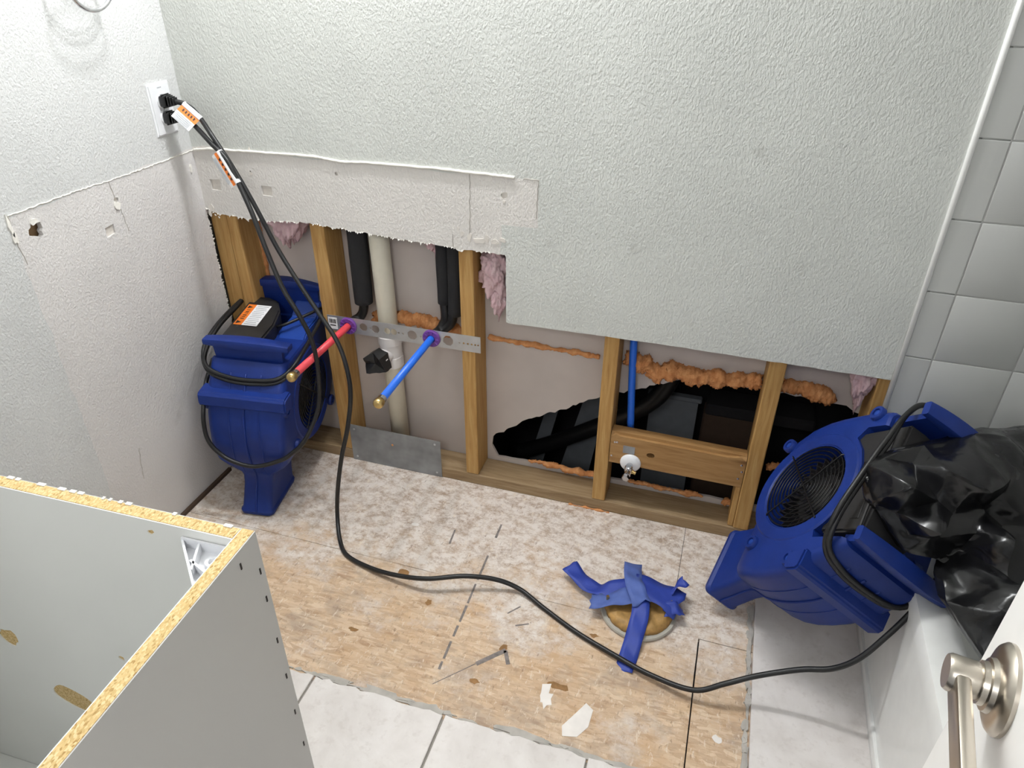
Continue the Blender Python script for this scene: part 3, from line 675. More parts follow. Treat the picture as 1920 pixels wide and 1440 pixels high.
def make_fan_parts(root):
    bm = bmesh.new(); rings = []
    for w, a, b, t in SEC: rings.append([bm.verts.new((p, q, w)) for p, q in rrect(-t, t, a, b, .022 if w > -.13 else .016)])
    for r0, r1 in zip(rings, rings[1:]):
        for k in range(len(r0)): bm.faces.new((r0[k], r0[(k + 1) % len(r0)], r1[(k + 1) % len(r0)], r1[k]))
    bm.faces.new(rings[0][::-1]); bm.faces.new(rings[-1])
    body = part('housing', bm, 'fan_blue', root, local=True)
    def cutter(bmx):
        bmesh.ops.recalc_face_normals(bmx, faces=bmx.faces)
        me = bpy.data.meshes.new('cut'); bmx.to_mesh(me); bmx.free(); o = bpy.data.objects.new('cut', me); COL.objects.link(o)
        o.matrix_world = WORLD[root]; return o
    bpy.context.view_layer.update()
    PANEL = [(-.108, .098), (-.086, .091), (-.062, .121), (-.025, .144), (.022, .157), (.066, .151), (.108, .134), (.139, .110), (.164, .129), (.158, .30), (-.104, .30)]
    cs = [cutter(L((-.2, GV, GW), (1, 0, 0), [(0, GR), (.16, GR)], 48)), cutter(L((.2, GV, GW), (-1, 0, 0), [(0, GR), (.16, GR)], 48)),
          cutter(SH(PANEL, [], lambda a, b: (-.25, a, b), (.262, 0, 0))), cutter(L((0, -.122, -.2), (0, 0, -1), [(0, .001), (.001, .001)], 4))]
    bmx = bmesh.new(); box(bmx, -.034, .034, -.186, -.047, -.5, -.235); cs.append(cutter(bmx))
    for i, c in enumerate(cs):
        if i == 3: continue
        md = body.modifiers.new('b', 'BOOLEAN'); md.object = c; md.operation = 'DIFFERENCE'; md.solver = 'EXACT'
    bpy.context.view_layer.update()
    dg = bpy.context.evaluated_depsgraph_get()
    me = bpy.data.meshes.new_from_object(body.evaluated_get(dg)); body.modifiers.clear(); body.data = me
    for c in cs: bpy.data.objects.remove(c)
    bm = bmesh.new(); bm.from_mesh(me)
    for f in bm.faces: f.smooth = True
    for e in bm.edges: e.smooth = not (len(e.link_faces) == 2 and e.calc_face_angle(0) > .5)
    bm.to_mesh(me); bm.free()
    P_ = lambda *a, **k: part(*a, **k, local=True)
    # control box
    poly = [(-.100, -.090), (-.004, -.094), (.016, -.060), (.020, .02), (.008, .095), (-.018, .145), (-.050, .160), (-.100, .157)]
    bm = bmesh.new(); sheet(bm, poly, [], lambda a, b: (a, b, .10), (0, 0, .11))
    for v in bm.verts:
        if v.co.z > .2: v.co.z += (v.co.y + .09) * .10
    bmesh.ops.bevel(bm, geom=[e for e in bm.edges if len(e.link_faces) == 2 and e.calc_face_angle(0) > .3], offset=.005, segments=2, affect='EDGES')
    cb = P_('control_box', bm, 'black_plastic', root, auto=.6)
    zt = lambda v: .2108 + (v + .09) * .10
    def flat(name, u0, u1, v0, v1, dz, mat, par):
        bm = bmesh.new(); pts = [(u0, v0), (u1, v0), (u1, v1), (u0, v1)]
        a = [bm.verts.new((x, y, zt(y) + dz - .0004)) for x, y in pts]; b = [bm.verts.new((x, y, zt(y) + dz)) for x, y in pts]
        bm.faces.new(a[::-1]); bm.faces.new(b)
        for i in range(4): bm.faces.new((a[i], a[(i + 1) % 4], b[(i + 1) % 4], b[i]))
        return P_(name, bm, mat, par)
    lb = flat('warning_label', -.066, -.022, .0, .108, .0008, 'label_white', cb); lb['label'] = 'white notice sticker with small grey print'
    lo = flat('warning_strip', -.090, -.066, .0, .108, .0008, 'label_orange', cb); lo['label'] = 'orange warning strip'
    bm = bmesh.new()
    for k in range(11):
        y = .006 + k * .0092
        box(bm, -.062 + .0015 * (k % 3), -.027 - .003 * (k % 2), y, y + .0028, zt(y) + .0008, zt(y) + .0013)
    P_('printed_lines', bm, 'label_grey', lb)
    bm = bmesh.new()
    for y in (.012, .092): 
        sheet(bm, [(-.086, y - .006), (-.086, y + .008), (-.072, y + .001)], [], lambda a, b: (a, b, zt(b) + .0008), (0, 0, .0005))
    for y, d in ((.030, .007), (.040, .005), (.048, .008), (.059, .004), (.066, .007), (.076, .004)): box(bm, -.083, -.073, y, y + d * .6, zt(y) + .0008, zt(y) + .0013)
    P_('printed_marks', bm, 'label_ink', lo)
    P_('side_plate', B(-.1045, -.099, -.09, .145, .165, .206, bev=.002), 'black_plastic', root, auto=.6)
    bm = B(-.1065, -.104, -.066, -.02, .172, .196, bev=.001); P_('switch_plate', bm, 'black_plastic', root)
    P_('switch', L((-.1065, .07, .187), (-1, 0, 0), [(0, .008), (.004, .0075), (.0045, .005)], 12), 'red_plastic', root)
    # blue deck beside the box
    bm = bmesh.new()
    sheet(bm, [(-.10, .176), (.02, .176), (.06, .196), (.13, .196), (.17, .228), (.202, .228), (.204, .17), (-.112, .17)], [], lambda a, b: (.024, a, b), (.078, 0, 0))
    bmesh.ops.bevel(bm, geom=[e for e in bm.edges if len(e.link_faces) == 2 and e.calc_face_angle(0) > .25], offset=.004, segments=2, affect='EDGES')
    P_('deck', bm, 'fan_blue_light', root, auto=.6)
    for u0, u1 in ((.026, .038), (.066, .088)):
        bm = SH([(-.105, .17), (-.105, .212), (-.07, .19), (-.045, .175)], [], lambda a, b: (u0, a, b), (u1 - u0, 0, 0)); P_('deck_gusset', bm, 'fan_blue_light', root)
    # handles: flared bars with a web
    def handle(vc, wc, out, web_v, web_w):
        bm = bmesh.new(); N = 14; rings = []
        for i in range(N + 1):
            s = -1 + 2 * i / N; uu = s * .117; k = 1 - s * s
            h = .016 + .009 * k; d = .030 + .008 * k; z = wc + .004 * k
            pts = rrect(-d * .5, d * .5, -h * .5, h * .5, .004, 2)
            rings.append([bm.verts.new((uu, vc + out * .005 * k + p, z + q)) for p, q in pts])
        for a, b in zip(rings, rings[1:]):
            n_ = len(a)
            for k in range(n_): bm.faces.new((a[k], a[(k + 1) % n_], b[(k + 1) % n_], b[k]))
        bm.faces.new(rings[0][::-1]); bm.faces.new(rings[-1])
        hd = P_('handle', bm, 'fan_blue', root, auto=.6)
        lo, hi = sorted((web_w, wc))
        bm = SH([(-.092, lo), (.092, lo), (.096, hi - .004), (-.096, hi - .004)], [], lambda a, b: (a, web_v + (vc - web_v) * (b - lo) / max(hi - lo, .001) - .007, b), (0, .014, 0))
        P_('handle_web', bm, 'fan_blue', hd)
    handle(-.106, .224, -1, -.100, .165); handle(.176, .274, 1, .182, .165)
    # cross bar
    bm = bmesh.new()
    sheet(bm, [(-.150, .062), (-.186, .066), (-.191, .074), (-.189, .100), (-.182, .108), (-.140, .112)], [], lambda a, b: (-.121, a, b), (.242, 0, 0))
    bmesh.ops.bevel(bm, geom=[e for e in bm.edges if len(e.link_faces) == 2 and e.calc_face_angle(0) > .7], offset=.004, segments=2, affect='EDGES')
    P_('foot_bar', bm, 'fan_blue', root, auto=.6)
    # centre seam on the scroll
    path = [(0, a - .0005, w) for w, a, b, t in SEC if w > -.27 and w < .17]
    P_('seam_rib', T(spline(path, 3), .0034, 6), 'fan_blue', root, smooth=True)
    for u_ in (-.042, .042):
        P_('seam_rib', T(spline([(u_ * (1 if w > -.12 else .75), a + (.0006 if w > -.13 else .0015), w) for w, a, b, t in SEC if -.16 < w < .17], 3), .0022, 5), 'fan_blue', root, smooth=True)
    # corner lugs
    for s in (-1, 1):
        for v, w in ((.196, .143), (.151, -.100), (-.120, -.080), (-.160, .060)):
            lg = P_('lug', L((s * .104, v, w), (s, 0, 0), [(0, .0175), (.009, .0170), (.0115, .0155), (.0115, .0095), (.008, .009)], 20), 'fan_blue', root, auto=.5)
            P_('lug_screw', L((s * .110, v, w), (s, 0, 0), [(0, .007), (.003, .0065), (.0036, .004)], 12), 'fan_blue_light', lg, auto=.5)
        # intake: dark impeller and wire guard
        imp = P_('impeller', L((s * .052, GV, GW), (s, 0, 0), [(0, .104), (.004, .104), (.005, .045), (.018, .040), (.026, .02), (.028, .003)], 36), 'black_plastic', root, auto=.5)
        bm = bmesh.new()
        for k in range(28):
            a = 2 * PI * k / 28; c_, s2 = math.cos(a), math.sin(a)
            sheet(bm, [(.062, 0), (.103, .006), (.103, .008), (.062, .002)], [], lambda p, q: (s * .056, GV + p * c_ - q * s2, GW + p * s2 + q * c_), (s * .018, 0, 0))
        P_('impeller_blade', bm, 'black_plastic', imp)
        gd = P_('wire_guard', T([(s * (.1115 if abs(t - .5) < .47 else .106), GV + (t - .5) * .236 * math.cos(.85), GW + (t - .5) * .236 * math.sin(.85)) for t in [i / 40 for i in range(41)]], .0019, 6), 'black_wire', root, smooth=True)
        P_('guard_spoke', T([(s * .1115, GV + (t - .5) * .236 * math.cos(.85 + PI / 2), GW + (t - .5) * .236 * math.sin(.85 + PI / 2)) for t in [i / 40 for i in range(41)]], .0019, 6), 'black_wire', gd, smooth=True)
        for k in range(10):
            rr = .012 + k * .0102
            P_('guard_ring', T([(s * .109, GV + rr * math.cos(2 * PI * i / 40), GW + rr * math.sin(2 * PI * i / 40)) for i in range(40)], .0015, 6, closed=True), 'black_wire', gd, smooth=True)
        bm = bmesh.new()
        # raised ring around the intake
        lathe_r = [[], []]
        N = 48
        rs = [(GR, .1065), (GR + .004, .1105), (GR + .030, .1105), (GR + .034, .1070)]
        rg_ = [[bm.verts.new((s * x, GV + r * math.cos(2 * PI * k / N), GW + r * math.sin(2 * PI * k / N))) for k in range(N)] for r, x in rs]
        for a, b in zip(rg_, rg_[1:]):
            for k in range(N): bm.faces.new((a[k], a[(k + 1) % N], b[(k + 1) % N], b[k]))
        P_('intake_ring', bm, 'fan_blue', root, auto=.5)
    # cord wound under the handles
    for k, (o1, o2) in enumerate(((0, 0), (.008, -.010))):
        lp = [(-.085, .215, .235), (-.118, .168, .232), (-.126 - o1, .09, .222), (-.136 - o1, 0, .205), (-.134 - o1, -.08, .180), (-.112, -.132, .158 + o2), (-.05, -.148 - o1 * .3, .142 + o2), (.03, -.150 - o1 * .3, .140 + o2), (.095, -.140, .150 + o2), (.124, -.085, .175), (.126, .03, .198), (.124, .13, .220), (.09, .212, .236), (0, .232, .235)]
        P_('wound_cord', T(spline(lp, 6, True), .0058, 8, closed=True), 'black_rubber', root, smooth=True)
    P_('motor_lead', T(spline([(.006, .05, .195), (.04, .04, .212), (.075, .07, .222), (.105, .11, .228), (.120, .15, .226)], 6), .0045, 8), 'black_rubber', root, smooth=True)
def mat3(rows, loc):
    m = Matrix.Identity(4)
    for i in range(3):
        for j in range(3): m[i][j] = rows[i][j]
    m.translation = loc; return m
# orthonormal left / right poses
Lm = Matrix.Translation((.1771, -.1095, .2785)) @ Matrix(((0.9837, -0.1765, 0.0338), (0.1758, 0.9841, 0.0242), (-0.0375, -0.0179, 0.9991))).to_quaternion().to_matrix().to_4x4()
Rm = Matrix.Translation((1.6945, -.2412, .3205)) @ Matrix(((0.8059, 0.2651, 0.5294), (0.0659, 0.8484, -0.5252), (-0.5883, 0.4582, 0.6663))).to_quaternion().to_matrix().to_4x4()
fan1 = thing('air_mover', 'blue air mover standing upright on its spout in the left corner', 'fan', mat=Lm, group='blue air movers')
make_fan_parts(fan1)
def copy_tree(o, parent=None, W=None):
    c = o.copy(); COL.objects.link(c)
    if parent: c.parent = parent
    if W is not None: c.matrix_world = W; WORLD[c] = W.copy()
    for ch in list(o.children): copy_tree(ch, c)
    return c
fan2 = copy_tree(fan1, None, Rm); fan2['label'] = 'blue air mover leaning tilted on the tub edge, round grille showing'

# ------------------------------------------------------------------ outlet, plugs and cords
oy, oz = -.086, 1.060
ot = thing('wall_outlet', 'white duplex outlet cover on the left wall', 'outlet', (0, oy, oz))
bm = B(0, .006, oy - .037, oy + .037, oz - .060, oz + .060)
bmesh.ops.bevel(bm, geom=[e for e in bm.edges if all(v.co.x > .005 for v in e.verts)], offset=.004, segments=3, affect='EDGES')
part('cover_plate', bm, 'outlet_white', ot, auto=.6)
for dz in (.0195, -.0195):
    f_ = part('receptacle', L((.005, oy, oz + dz), (1, 0, 0), [(0, .0175), (.0035, .0175), (.0042, .0165)], 24), 'outlet_white', ot, auto=.5)
    bm = bmesh.new(); box(bm, .0091, .0096, oy - .0075, oy - .0050, oz + dz - .002, oz + dz + .008); box(bm, .0091, .0096, oy + .0050, oy + .0075, oz + dz - .001, oz + dz + .008); part('slot', bm, 'label_ink', f_)
part('screw', L((.006, oy, oz), (1, 0, 0), [(0, .0035), (.001, .003)], 10), 'chrome', ot)
bm = bmesh.new()
for y, w in ((oy - .006, .002), (oy - .003, .003), (oy + .001, .002), (oy + .004, .003)): box(bm, .0059, .0063, y, y + w, oz + .048, oz + .0505)
part('printed_mark', bm, 'label_grey', ot)
def cord(name, label, start, path, dz):
    t = thing(name, label, 'power cord', start)
    d = Vector((1, .12, -.08)).normalized()
    o_ = Vector((.0095, oy, oz + dz))
    bm = bmesh.new(); box(bm, .0097, .026, oy - .0145, oy + .0145, oz + dz - .0125, oz + dz + .0125, bev=.003, seg=2)
    pg = part('plug', bm, 'black_rubber', t, auto=.6)
    bm = bmesh.new()
    for k in range(5):
        box(bm, .016 + k * .0065, .0195 + k * .0065, oy - .014 + k * .0016, oy + .014 - k * .0012, oz + dz - .016 + k * .0018, oz + dz + .016 - k * .0018, bev=.0012)
    part('plug_grip', bm, 'black_rubber', pg)
    sp = spline([(.024, oy, oz + dz), (.045, oy + .003, oz + dz - .001)] + path, 8)
    part('cable', T(sp, .0060, 10), 'black_rubber', t, smooth=True)
    return t, sp
cB = [(0.066, -0.076, 1.071), (0.09, -0.072, 1.049), (0.144, -0.1, 1.006), (0.195, -0.11, 0.933), (0.244, -0.12, 0.848), (0.292, -0.13, 0.753), (0.352, -0.15, 0.675), (0.413, -0.17, 0.604), (0.465, -0.19, 0.546), (0.495, -0.21, 0.484), (0.505, -0.225, 0.414), (0.493, -0.24, 0.321), (0.472, -0.26, 0.224), (0.458, -0.28, 0.124), (0.452, -0.292, 0.04), (0.484, -0.344, 0.008), (0.529, -0.389, 0.006), (0.606, -0.414, 0.01), (0.691, -0.428, 0.022), (0.782, -0.43, 0.04), (0.871, -0.398, 0.046), (0.949, -0.374, 0.034), (1.011, -0.369, 0.014), (1.083, -0.402, 0.006), (1.176, -0.448, 0.006), (1.274, -0.487, 0.010), (1.365, -0.52, 0.016), (1.459, -0.54, 0.03), (1.521, -0.526, 0.06), (1.582, -0.509, 0.09), (1.66, -0.499, 0.13), (1.716, -0.502, 0.16), (1.758, -0.495, 0.2), (1.797, -0.47, 0.25), (1.831, -0.441, 0.295), (1.862, -.405, .335)]
cA = [(0.066, -0.086, 1.036), (0.085, -0.084, 1.025), (0.142, -0.11, 0.995), (0.186, -0.12, 0.961), (0.217, -0.13, 0.902), (0.254, -0.15, 0.839), (0.289, -0.17, 0.761), (0.331, -0.19, 0.675), (0.372, -0.2, 0.612), (0.398, -0.2, 0.54), (0.401, -0.2, 0.445), (0.390, -0.21, 0.341), (.366, -.255, .262), (0.330, -0.285, 0.222), (0.300, -0.302, 0.205), (0.238, -0.325, 0.189), (0.18, -0.336, 0.201), (0.14, -0.340, 0.228), (0.118, -0.340, 0.263), (0.112, -0.334, 0.306), (.108, -.318, .345), (.090, -.27, .39), (.072, -.20, .43)]
tB, spB = cord('power_cord', 'long black power cord from the outlet across the floor to the tilted fan', (.02, oy, oz), cB, .0195)
tA, spA = cord('power_cord', 'short black power cord from the lower socket looping round the upright fan', (.02, oy, oz - .02), cA, -.0195)
def cord_tag(t, sp, i0, i1, w, side, lab, long_=False):
    """folded paper tag wrapped on a cable"""
    a, b = sp[i0], sp[i1]; d = (b - a).normalized(); n_ = Vector(side) - d * d.dot(Vector(side)); n_.normalize(); f_ = d.cross(n_).normalized()
    def strip(nm, w0, w1, mat, par, off=0, lift=0.0):
        bm = bmesh.new(); pts = [a + n_ * w0 + f_ * off, b + n_ * w0 + f_ * off, b + n_ * w1 + f_ * (off + lift), a + n_ * w1 + f_ * (off + lift)]
        v = [bm.verts.new(p) for p in pts]; f0 = bm.faces.new(v); e = bmesh.ops.extrude_face_region(bm, geom=[f0]); bmesh.ops.translate(bm, verts=[q for q in e['geom'] if isinstance(q, bmesh.types.BMVert)], vec=f_ * .0006)
        return part(nm, bm, mat, par)
    tg = part('tag_sleeve', T([a, b], .0072, 8), 'label_white', t, smooth=False)
    s1 = strip('tag_band', .004, .004 + w * .42, 'label_orange', t, -.002, .001); s2 = strip('tag_leaf', .004 + w * .42, w, 'label_white', t, -.001, .006)
    bm = bmesh.new(); Ld = (b - a).length
    for k in range(5):
        p = a + d * Ld * (.18 + .15 * k) + n_ * (.004 + w * .2) - f_ * .002
        q = p + d * Ld * .07
        for o2 in (-1, 1):
            pts = [p - n_ * w * .09, q - n_ * w * .05, q + n_ * w * .10, p + n_ * w * .07]
            v = [bm.verts.new(x + f_ * o2 * .0011 + f_ * .0006) for x in pts]; bm.faces.new(v)
    part('tag_print', bm, 'label_ink', s1)
    bm = bmesh.new()
    for k in range(5):
        ww = .004 + w * (.50 + .09 * k)
        for o2 in (-1, 1):
            lf = .006 * (ww - .004 - w * .42) / (w * .58)
            p = a + d * Ld * .1 + n_ * ww + f_ * (-.0007 + lf + o2 * .0010); q = a + d * Ld * .88 + n_ * ww + f_ * (-.0007 + lf + o2 * .0010)
            v = [bm.verts.new(x) for x in (p, q, q + n_ * w * .03, p + n_ * w * .03)]; bm.faces.new(v)
    part('tag_text', bm, 'label_grey', s2)
cord_tag(tB, spB, 14, 26, .042, (-.15, -.75, -.65), 'x')
cord_tag(tA, spA, 36, 47, .026, (-.8, -.3, -.6), 'y')

# ------------------------------------------------------------------ toilet flange with blue tape
fc = Vector((1.308, -.335, 0))
tf = thing('toilet_flange', 'old toilet flange ring with brown wax, under blue tape', 'flange', fc)
part('flange_ring', L(fc, (0, 0, 1), [(0, .092), (.006, .094), (.010, .092), (.011, .075), (.010, .055), (.002, .052)], 40), 'flange_grey', tf, auto=.5)
bm = L(fc + Vector((0, 0, .010)), (0, 0, 1), [(0, .084), (.010, .082), (.018, .074), (.020, .06), (.015, .045)], 48)
bmesh.ops.subdivide_edges(bm, edges=bm.edges[:], cuts=1); lump(bm, .004, 60, 2); part('wax_ring', bm, 'wax', tf, smooth=True)
for a in (.2, PI + .2): part('flange_bolt', L(fc + Vector((.078 * math.cos(a), .078 * math.sin(a), .010)), (0, 0, 1), [(0, .004), (.035, .004)], 8), 'brass', tf)
def tape(label, pts, w, mat, seed, twist=0, jag=True):
    sp = spline(pts, 8); bm = bmesh.new(); rnd = random.Random(seed); prev = None
    N = len(sp)
    for i, p in enumerate(sp):
        d = (sp[min(i + 1, N - 1)] - sp[max(i - 1, 0)]).normalized(); s = d.cross(Vector((0, 0, 1))).normalized()
        tw = twist * math.sin(i / N * PI * 1.3); up = Vector((0, 0, 1)); s2 = s * math.cos(tw) + up * math.sin(tw)
        k = [ (j / 4 - .5) * w for j in range(5)]
        extra = [rnd.uniform(0, .010) if jag and i in (0, N - 1) else 0 for _ in k]
        cur = [bm.verts.new(p + s2 * q + d * (e if i else -e) + up * (.003 * math.sin(i * .5 + q * 80 + seed))) for q, e in zip(k, extra)]
        if prev:
            for j in range(4): bm.faces.new((prev[j], prev[j + 1], cur[j + 1], cur[j]))
        prev = cur
    r = bmesh.ops.extrude_face_region(bm, geom=bm.faces[:]); bmesh.ops.translate(bm, verts=[v for v in r['geom'] if isinstance(v, bmesh.types.BMVert)], vec=(0, 0, -.0008))
    o = part('tape_strip', bm, mat, None, smooth=True, origin=pts[len(pts) // 2]); tag(o, label, 'tape', 'blue tape strips on the toilet flange')
tape('blue tape strip reaching left across the floor, rounded end', [(1.118, -.268, .030), (1.15, -.292, .022), (1.19, -.315, .022), (1.225, -.318, .034), (1.27, -.300, .044)], .046, 'tape_blue', 3, .12)
tape('pale blue tape strip pointing up toward the wall', [(1.272, -.205, .024), (1.276, -.245, .042), (1.282, -.285, .058), (1.296, -.325, .064), (1.312, -.352, .056)], .046, 'tape_blue_pale', 5, .15)
tape('pale blue torn tape strip at the left of the flange', [(1.195, -.362, .028), (1.225, -.358, .036), (1.26, -.345, .046), (1.295, -.332, .052)], .050, 'tape_blue_pale', 7, .2)
tape('wide blue tape strip covering the right of the flange', [(1.290, -.298, .048), (1.33, -.300, .050), (1.37, -.310, .046), (1.400, -.318, .038)], .084, 'tape_blue', 9, .2)
tape('blue torn tape tail curling up at the far right', [(1.375, -.285, .044), (1.392, -.272, .050), (1.405, -.258, .056)], .030, 'tape_blue', 11, .9)
tape('long blue tape strip hanging toward the cord', [(1.312, -.345, .052), (1.316, -.385, .042), (1.312, -.43, .020), (1.308, -.475, .006), (1.303, -.515, .002)], .042, 'tape_blue', 13, .1)
tape('small crumpled blue tape piece folded at the right rim', [(1.372, -.345, .040), (1.392, -.335, .044), (1.408, -.33, .034)], .034, 'tape_blue', 15, -.7)

# ------------------------------------------------------------------ cabinet
CM = Matrix.Translation((.918, -1.113, 0)) @ Matrix.Rotation(math.radians(1.7), 4, 'Z')
cab = thing('vanity_cabinet', 'grey open-topped vanity cabinet carcass with raw particle board edges', 'cabinet', mat=CM)
CH = .865
Pl = lambda *a, **k: part(*a, **k, local=True)
sp_ = Pl('side_panel', B(-.0165, -.0015, -.53, 0, .0, CH), 'particle', cab)
Pl('outer_laminate', B(-.0015, 0, -.53, 0, 0, CH - .0006), 'melamine_out', sp_); Pl('inner_laminate', B(-.018, -.0165, -.53, -.0018, .0, CH - .0006), 'melamine_in', sp_)
bp_ = Pl('back_panel', B(-.742, -.0182, -.0165, -.0015, .0, CH), 'particle', cab)
hA = [(-.365, .425), (-.362, .400), (-.380, .392), (-.405, .398), (-.428, .418), (-.437, .440), (-.430, .452), (-.410, .447), (-.392, .452), (-.378, .438)]
hA = [(p + .12 * (q - .42), q) for p, q in ((-.400 + .036 * math.cos(t) + .004 * math.sin(3 * t), .424 + .026 * math.sin(t) - .30 * .036 * math.cos(t)) for t in [2 * PI * i / 20 for i in range(20)])]
hB = blob2(-.470, .545, .016, .020, 14, .3, 12)
Pl('inner_laminate', SH([(-.742, .15), (-.0185, .15), (-.0185, CH - .0006), (-.742, CH - .0006)], [hA, hB, blob2(-.130, .846, .004, .004, 8, .4, 2), blob2(-.262, .57, .005, .006, 8, .4, 3)], lambda a, b: (a, -.018, b), (0, .0015, 0)), 'melamine_in', bp_)
Pl('outer_laminate', B(-.76, -.0018, -.0015, 0, 0, CH - .0006), 'melamine_out', bp_)
Pl('side_panel', B(-.76, -.7425, -.53, -.002, 0, CH), 'melamine_in', cab)
Pl('bottom_panel', B(-.742, -.0185, -.52, -.0185, .140, .156), 'melamine_in', cab)
Pl('front_rail', B(-.742, -.0185, -.53, -.512, .80, CH), 'melamine_in', cab)
# white plastic corner brace
bm = bmesh.new(); sheet(bm, [(-.019, -.019), (-.085, -.019), (-.019, -.085)], [], lambda a, b: (a, b, .835), (0, 0, .003))
bz = Pl('corner_brace', bm, 'outlet_white', cab); bz['label'] = 'white plastic corner brace'
bm = bmesh.new(); box(bm, -.085, -.019, -.0215, -.019, .80, .852); box(bm, -.0215, -.019, -.085, -.0215, .80, .852)
Pl('brace_flange', bm, 'outlet_white', bz)
bm = bmesh.new()
for p, q in (((-.085, -.020), (-.020, -.085)), ((-.062, -.020), (-.045, -.058)), ((-.020, -.060), (-.055, -.046))):
    d = (Vector(q) - Vector(p)).normalized(); n2 = Vector((-d.y, d.x)) * .0013; a, b = Vector(p), Vector(q)
    sheet(bm, [tuple(a + n2), tuple(b + n2), tuple(b - n2), tuple(a - n2)], [], lambda x, y: (x, y, .838), (0, 0, .012))
Pl('brace_rib', bm, 'outlet_white', bz)
bm = bmesh.new(); lathe(bm, (-.036, -.036, .838), (0, 0, 1), [(0, .008), (.005, .008), (.005, .0045), (.001, .004)], 14); Pl('brace_boss', bm, 'outlet_white', bz)
for y, z in ((-.008, .81), (-.009, .765), (-.009, .69), (-.009, .62), (-.010, .545), (-.009, .47), (-.010, .40), (-.009, .32), (-.009, .24), (-.035, .845), (-.30, .80), (-.285, .845)):
    Pl('staple', B(-.0002, .0009, y - .001, y + .001, z - .005, z + .004), 'label_ink', cab)
bm = bmesh.new(); rnd = random.Random(3)
for k in range(34):                                    # lifted laminate chips along the back edge
    x = -.02 - rnd.random() ** 1 * .6; w = rnd.uniform(.003, .012)
    box(bm, x - w, x, -.0035, .0009, CH - .0012, CH + .0012)
Pl('laminate_chip', bm, 'paper_white', bp_)['kind'] = 'stuff'

# ------------------------------------------------------------------ bathtub
tb = thing('bathtub', 'white bathtub with plain apron at the right wall', 'bathtub', (2.2, -.77, 0))
bm = bmesh.new()
X0, X1, Y0, Y1, Z = 1.830, 2.598, -1.53, -.015, .342
def loop(x0, x1, y0, y1, z, r, n=6): return [bm.verts.new((p, q, z)) for p, q in rrect(x0, x1, y0, y1, r, n)]
lp = [loop(X0 - .004, X1, Y0, Y1, 0.0, .004), loop(X0 - .001, X1, Y0, Y1, .30, .006), loop(X0, X1, Y0, Y1, Z - .014, .008), loop(X0 + .004, X1 - .004, Y0 + .004, Y1 - .004, Z - .004, .010), loop(X0 + .014, X1 - .014, Y0 + .014, Y1 - .014, Z, .012), loop(X0 + .060, X1 - .05, Y0 + .09, Y1 - .08, Z - .002, .07), loop(X0 + .074, X1 - .062, Y0 + .105, Y1 - .095, Z - .012, .08), loop(X0 + .12, X1 - .10, Y0 + .17, Y1 - .16, .10, .10), loop(X0 + .17, X1 - .15, Y0 + .23, Y1 - .22, .07, .08)]
for a, b in zip(lp, lp[1:]):
    n_ = len(a)
    for k in range(n_): bm.faces.new((a[k], a[(k + 1) % n_], b[(k + 1) % n_], b[k]))
bm.faces.new(lp[-1]); bm.faces.new(lp[0][::-1])
part('tub_shell', bm, 'tub_white', tb, auto=.6)
part('apron_foot', B(1.8195, 1.836, -1.53, -.016, .004, .036, bev=.003, seg=2), 'tub_white', tb, auto=.6)

# ------------------------------------------------------------------ black plastic bag
BND= [(1.706, -0.376, 0.538), (1.704, -0.35, 0.569), (1.725, -0.337, 0.579), (1.752, -0.32, 0.592), (1.796, -0.29, 0.598), (1.851, -0.263, 0.603), (1.888, -0.233, 0.603), (1.954, -0.182, 0.592), (2.05, -0.122, 0.582), (2.206, -0.056, 0.571), (2.233, -0.248, 0.455), (2.114, -0.598, 0.357), (1.971, -0.643, 0.356), (1.903, -0.623, 0.399), (1.877, -0.595, 0.417), (1.862, -0.569, 0.426), (1.841, -0.532, 0.436), (1.841, -0.487, 0.447), (1.849, -0.451, 0.451), (1.835, -0.442, 0.452), (1.78, -0.439, 0.455), (1.768, -0.429, 0.466), (1.731, -0.407, 0.498), (1.714, -0.393, 0.518)]
INN= [(1.727, -0.401, 0.566), (1.761, -0.424, 0.59), (1.815, -0.371, 0.606), (1.873, -0.321, 0.618), (1.951, -0.233, 0.61), (1.775, -0.329, 0.577), (1.82, -0.302, 0.597), (1.9, -0.254, 0.603), (1.754, -0.407, 0.515), (1.781, -0.429, 0.488), (1.813, -0.444, 0.498), (1.819, -0.465, 0.529), (1.819, -0.396, 0.549), (1.859, -0.403, 0.584), (1.885, -0.413, 0.603), (1.932, -0.356, 0.603), (1.847, -0.408, 0.535), (1.899, -0.383, 0.54), (1.874, -0.42, 0.467), (1.886, -0.423, 0.513), (1.899, -0.486, 0.486), (1.929, -0.462, 0.537), (1.874, -0.515, 0.454), (1.901, -0.574, 0.475), (1.936, -0.538, 0.512), (1.997, -0.322, 0.586), (2.097, -0.384, 0.539), (1.974, -0.59, 0.454), (1.936, -0.387, 0.515), (1.972, -0.374, 0.546), (1.927, -0.498, 0.493), (1.886, -0.583, 0.44)]

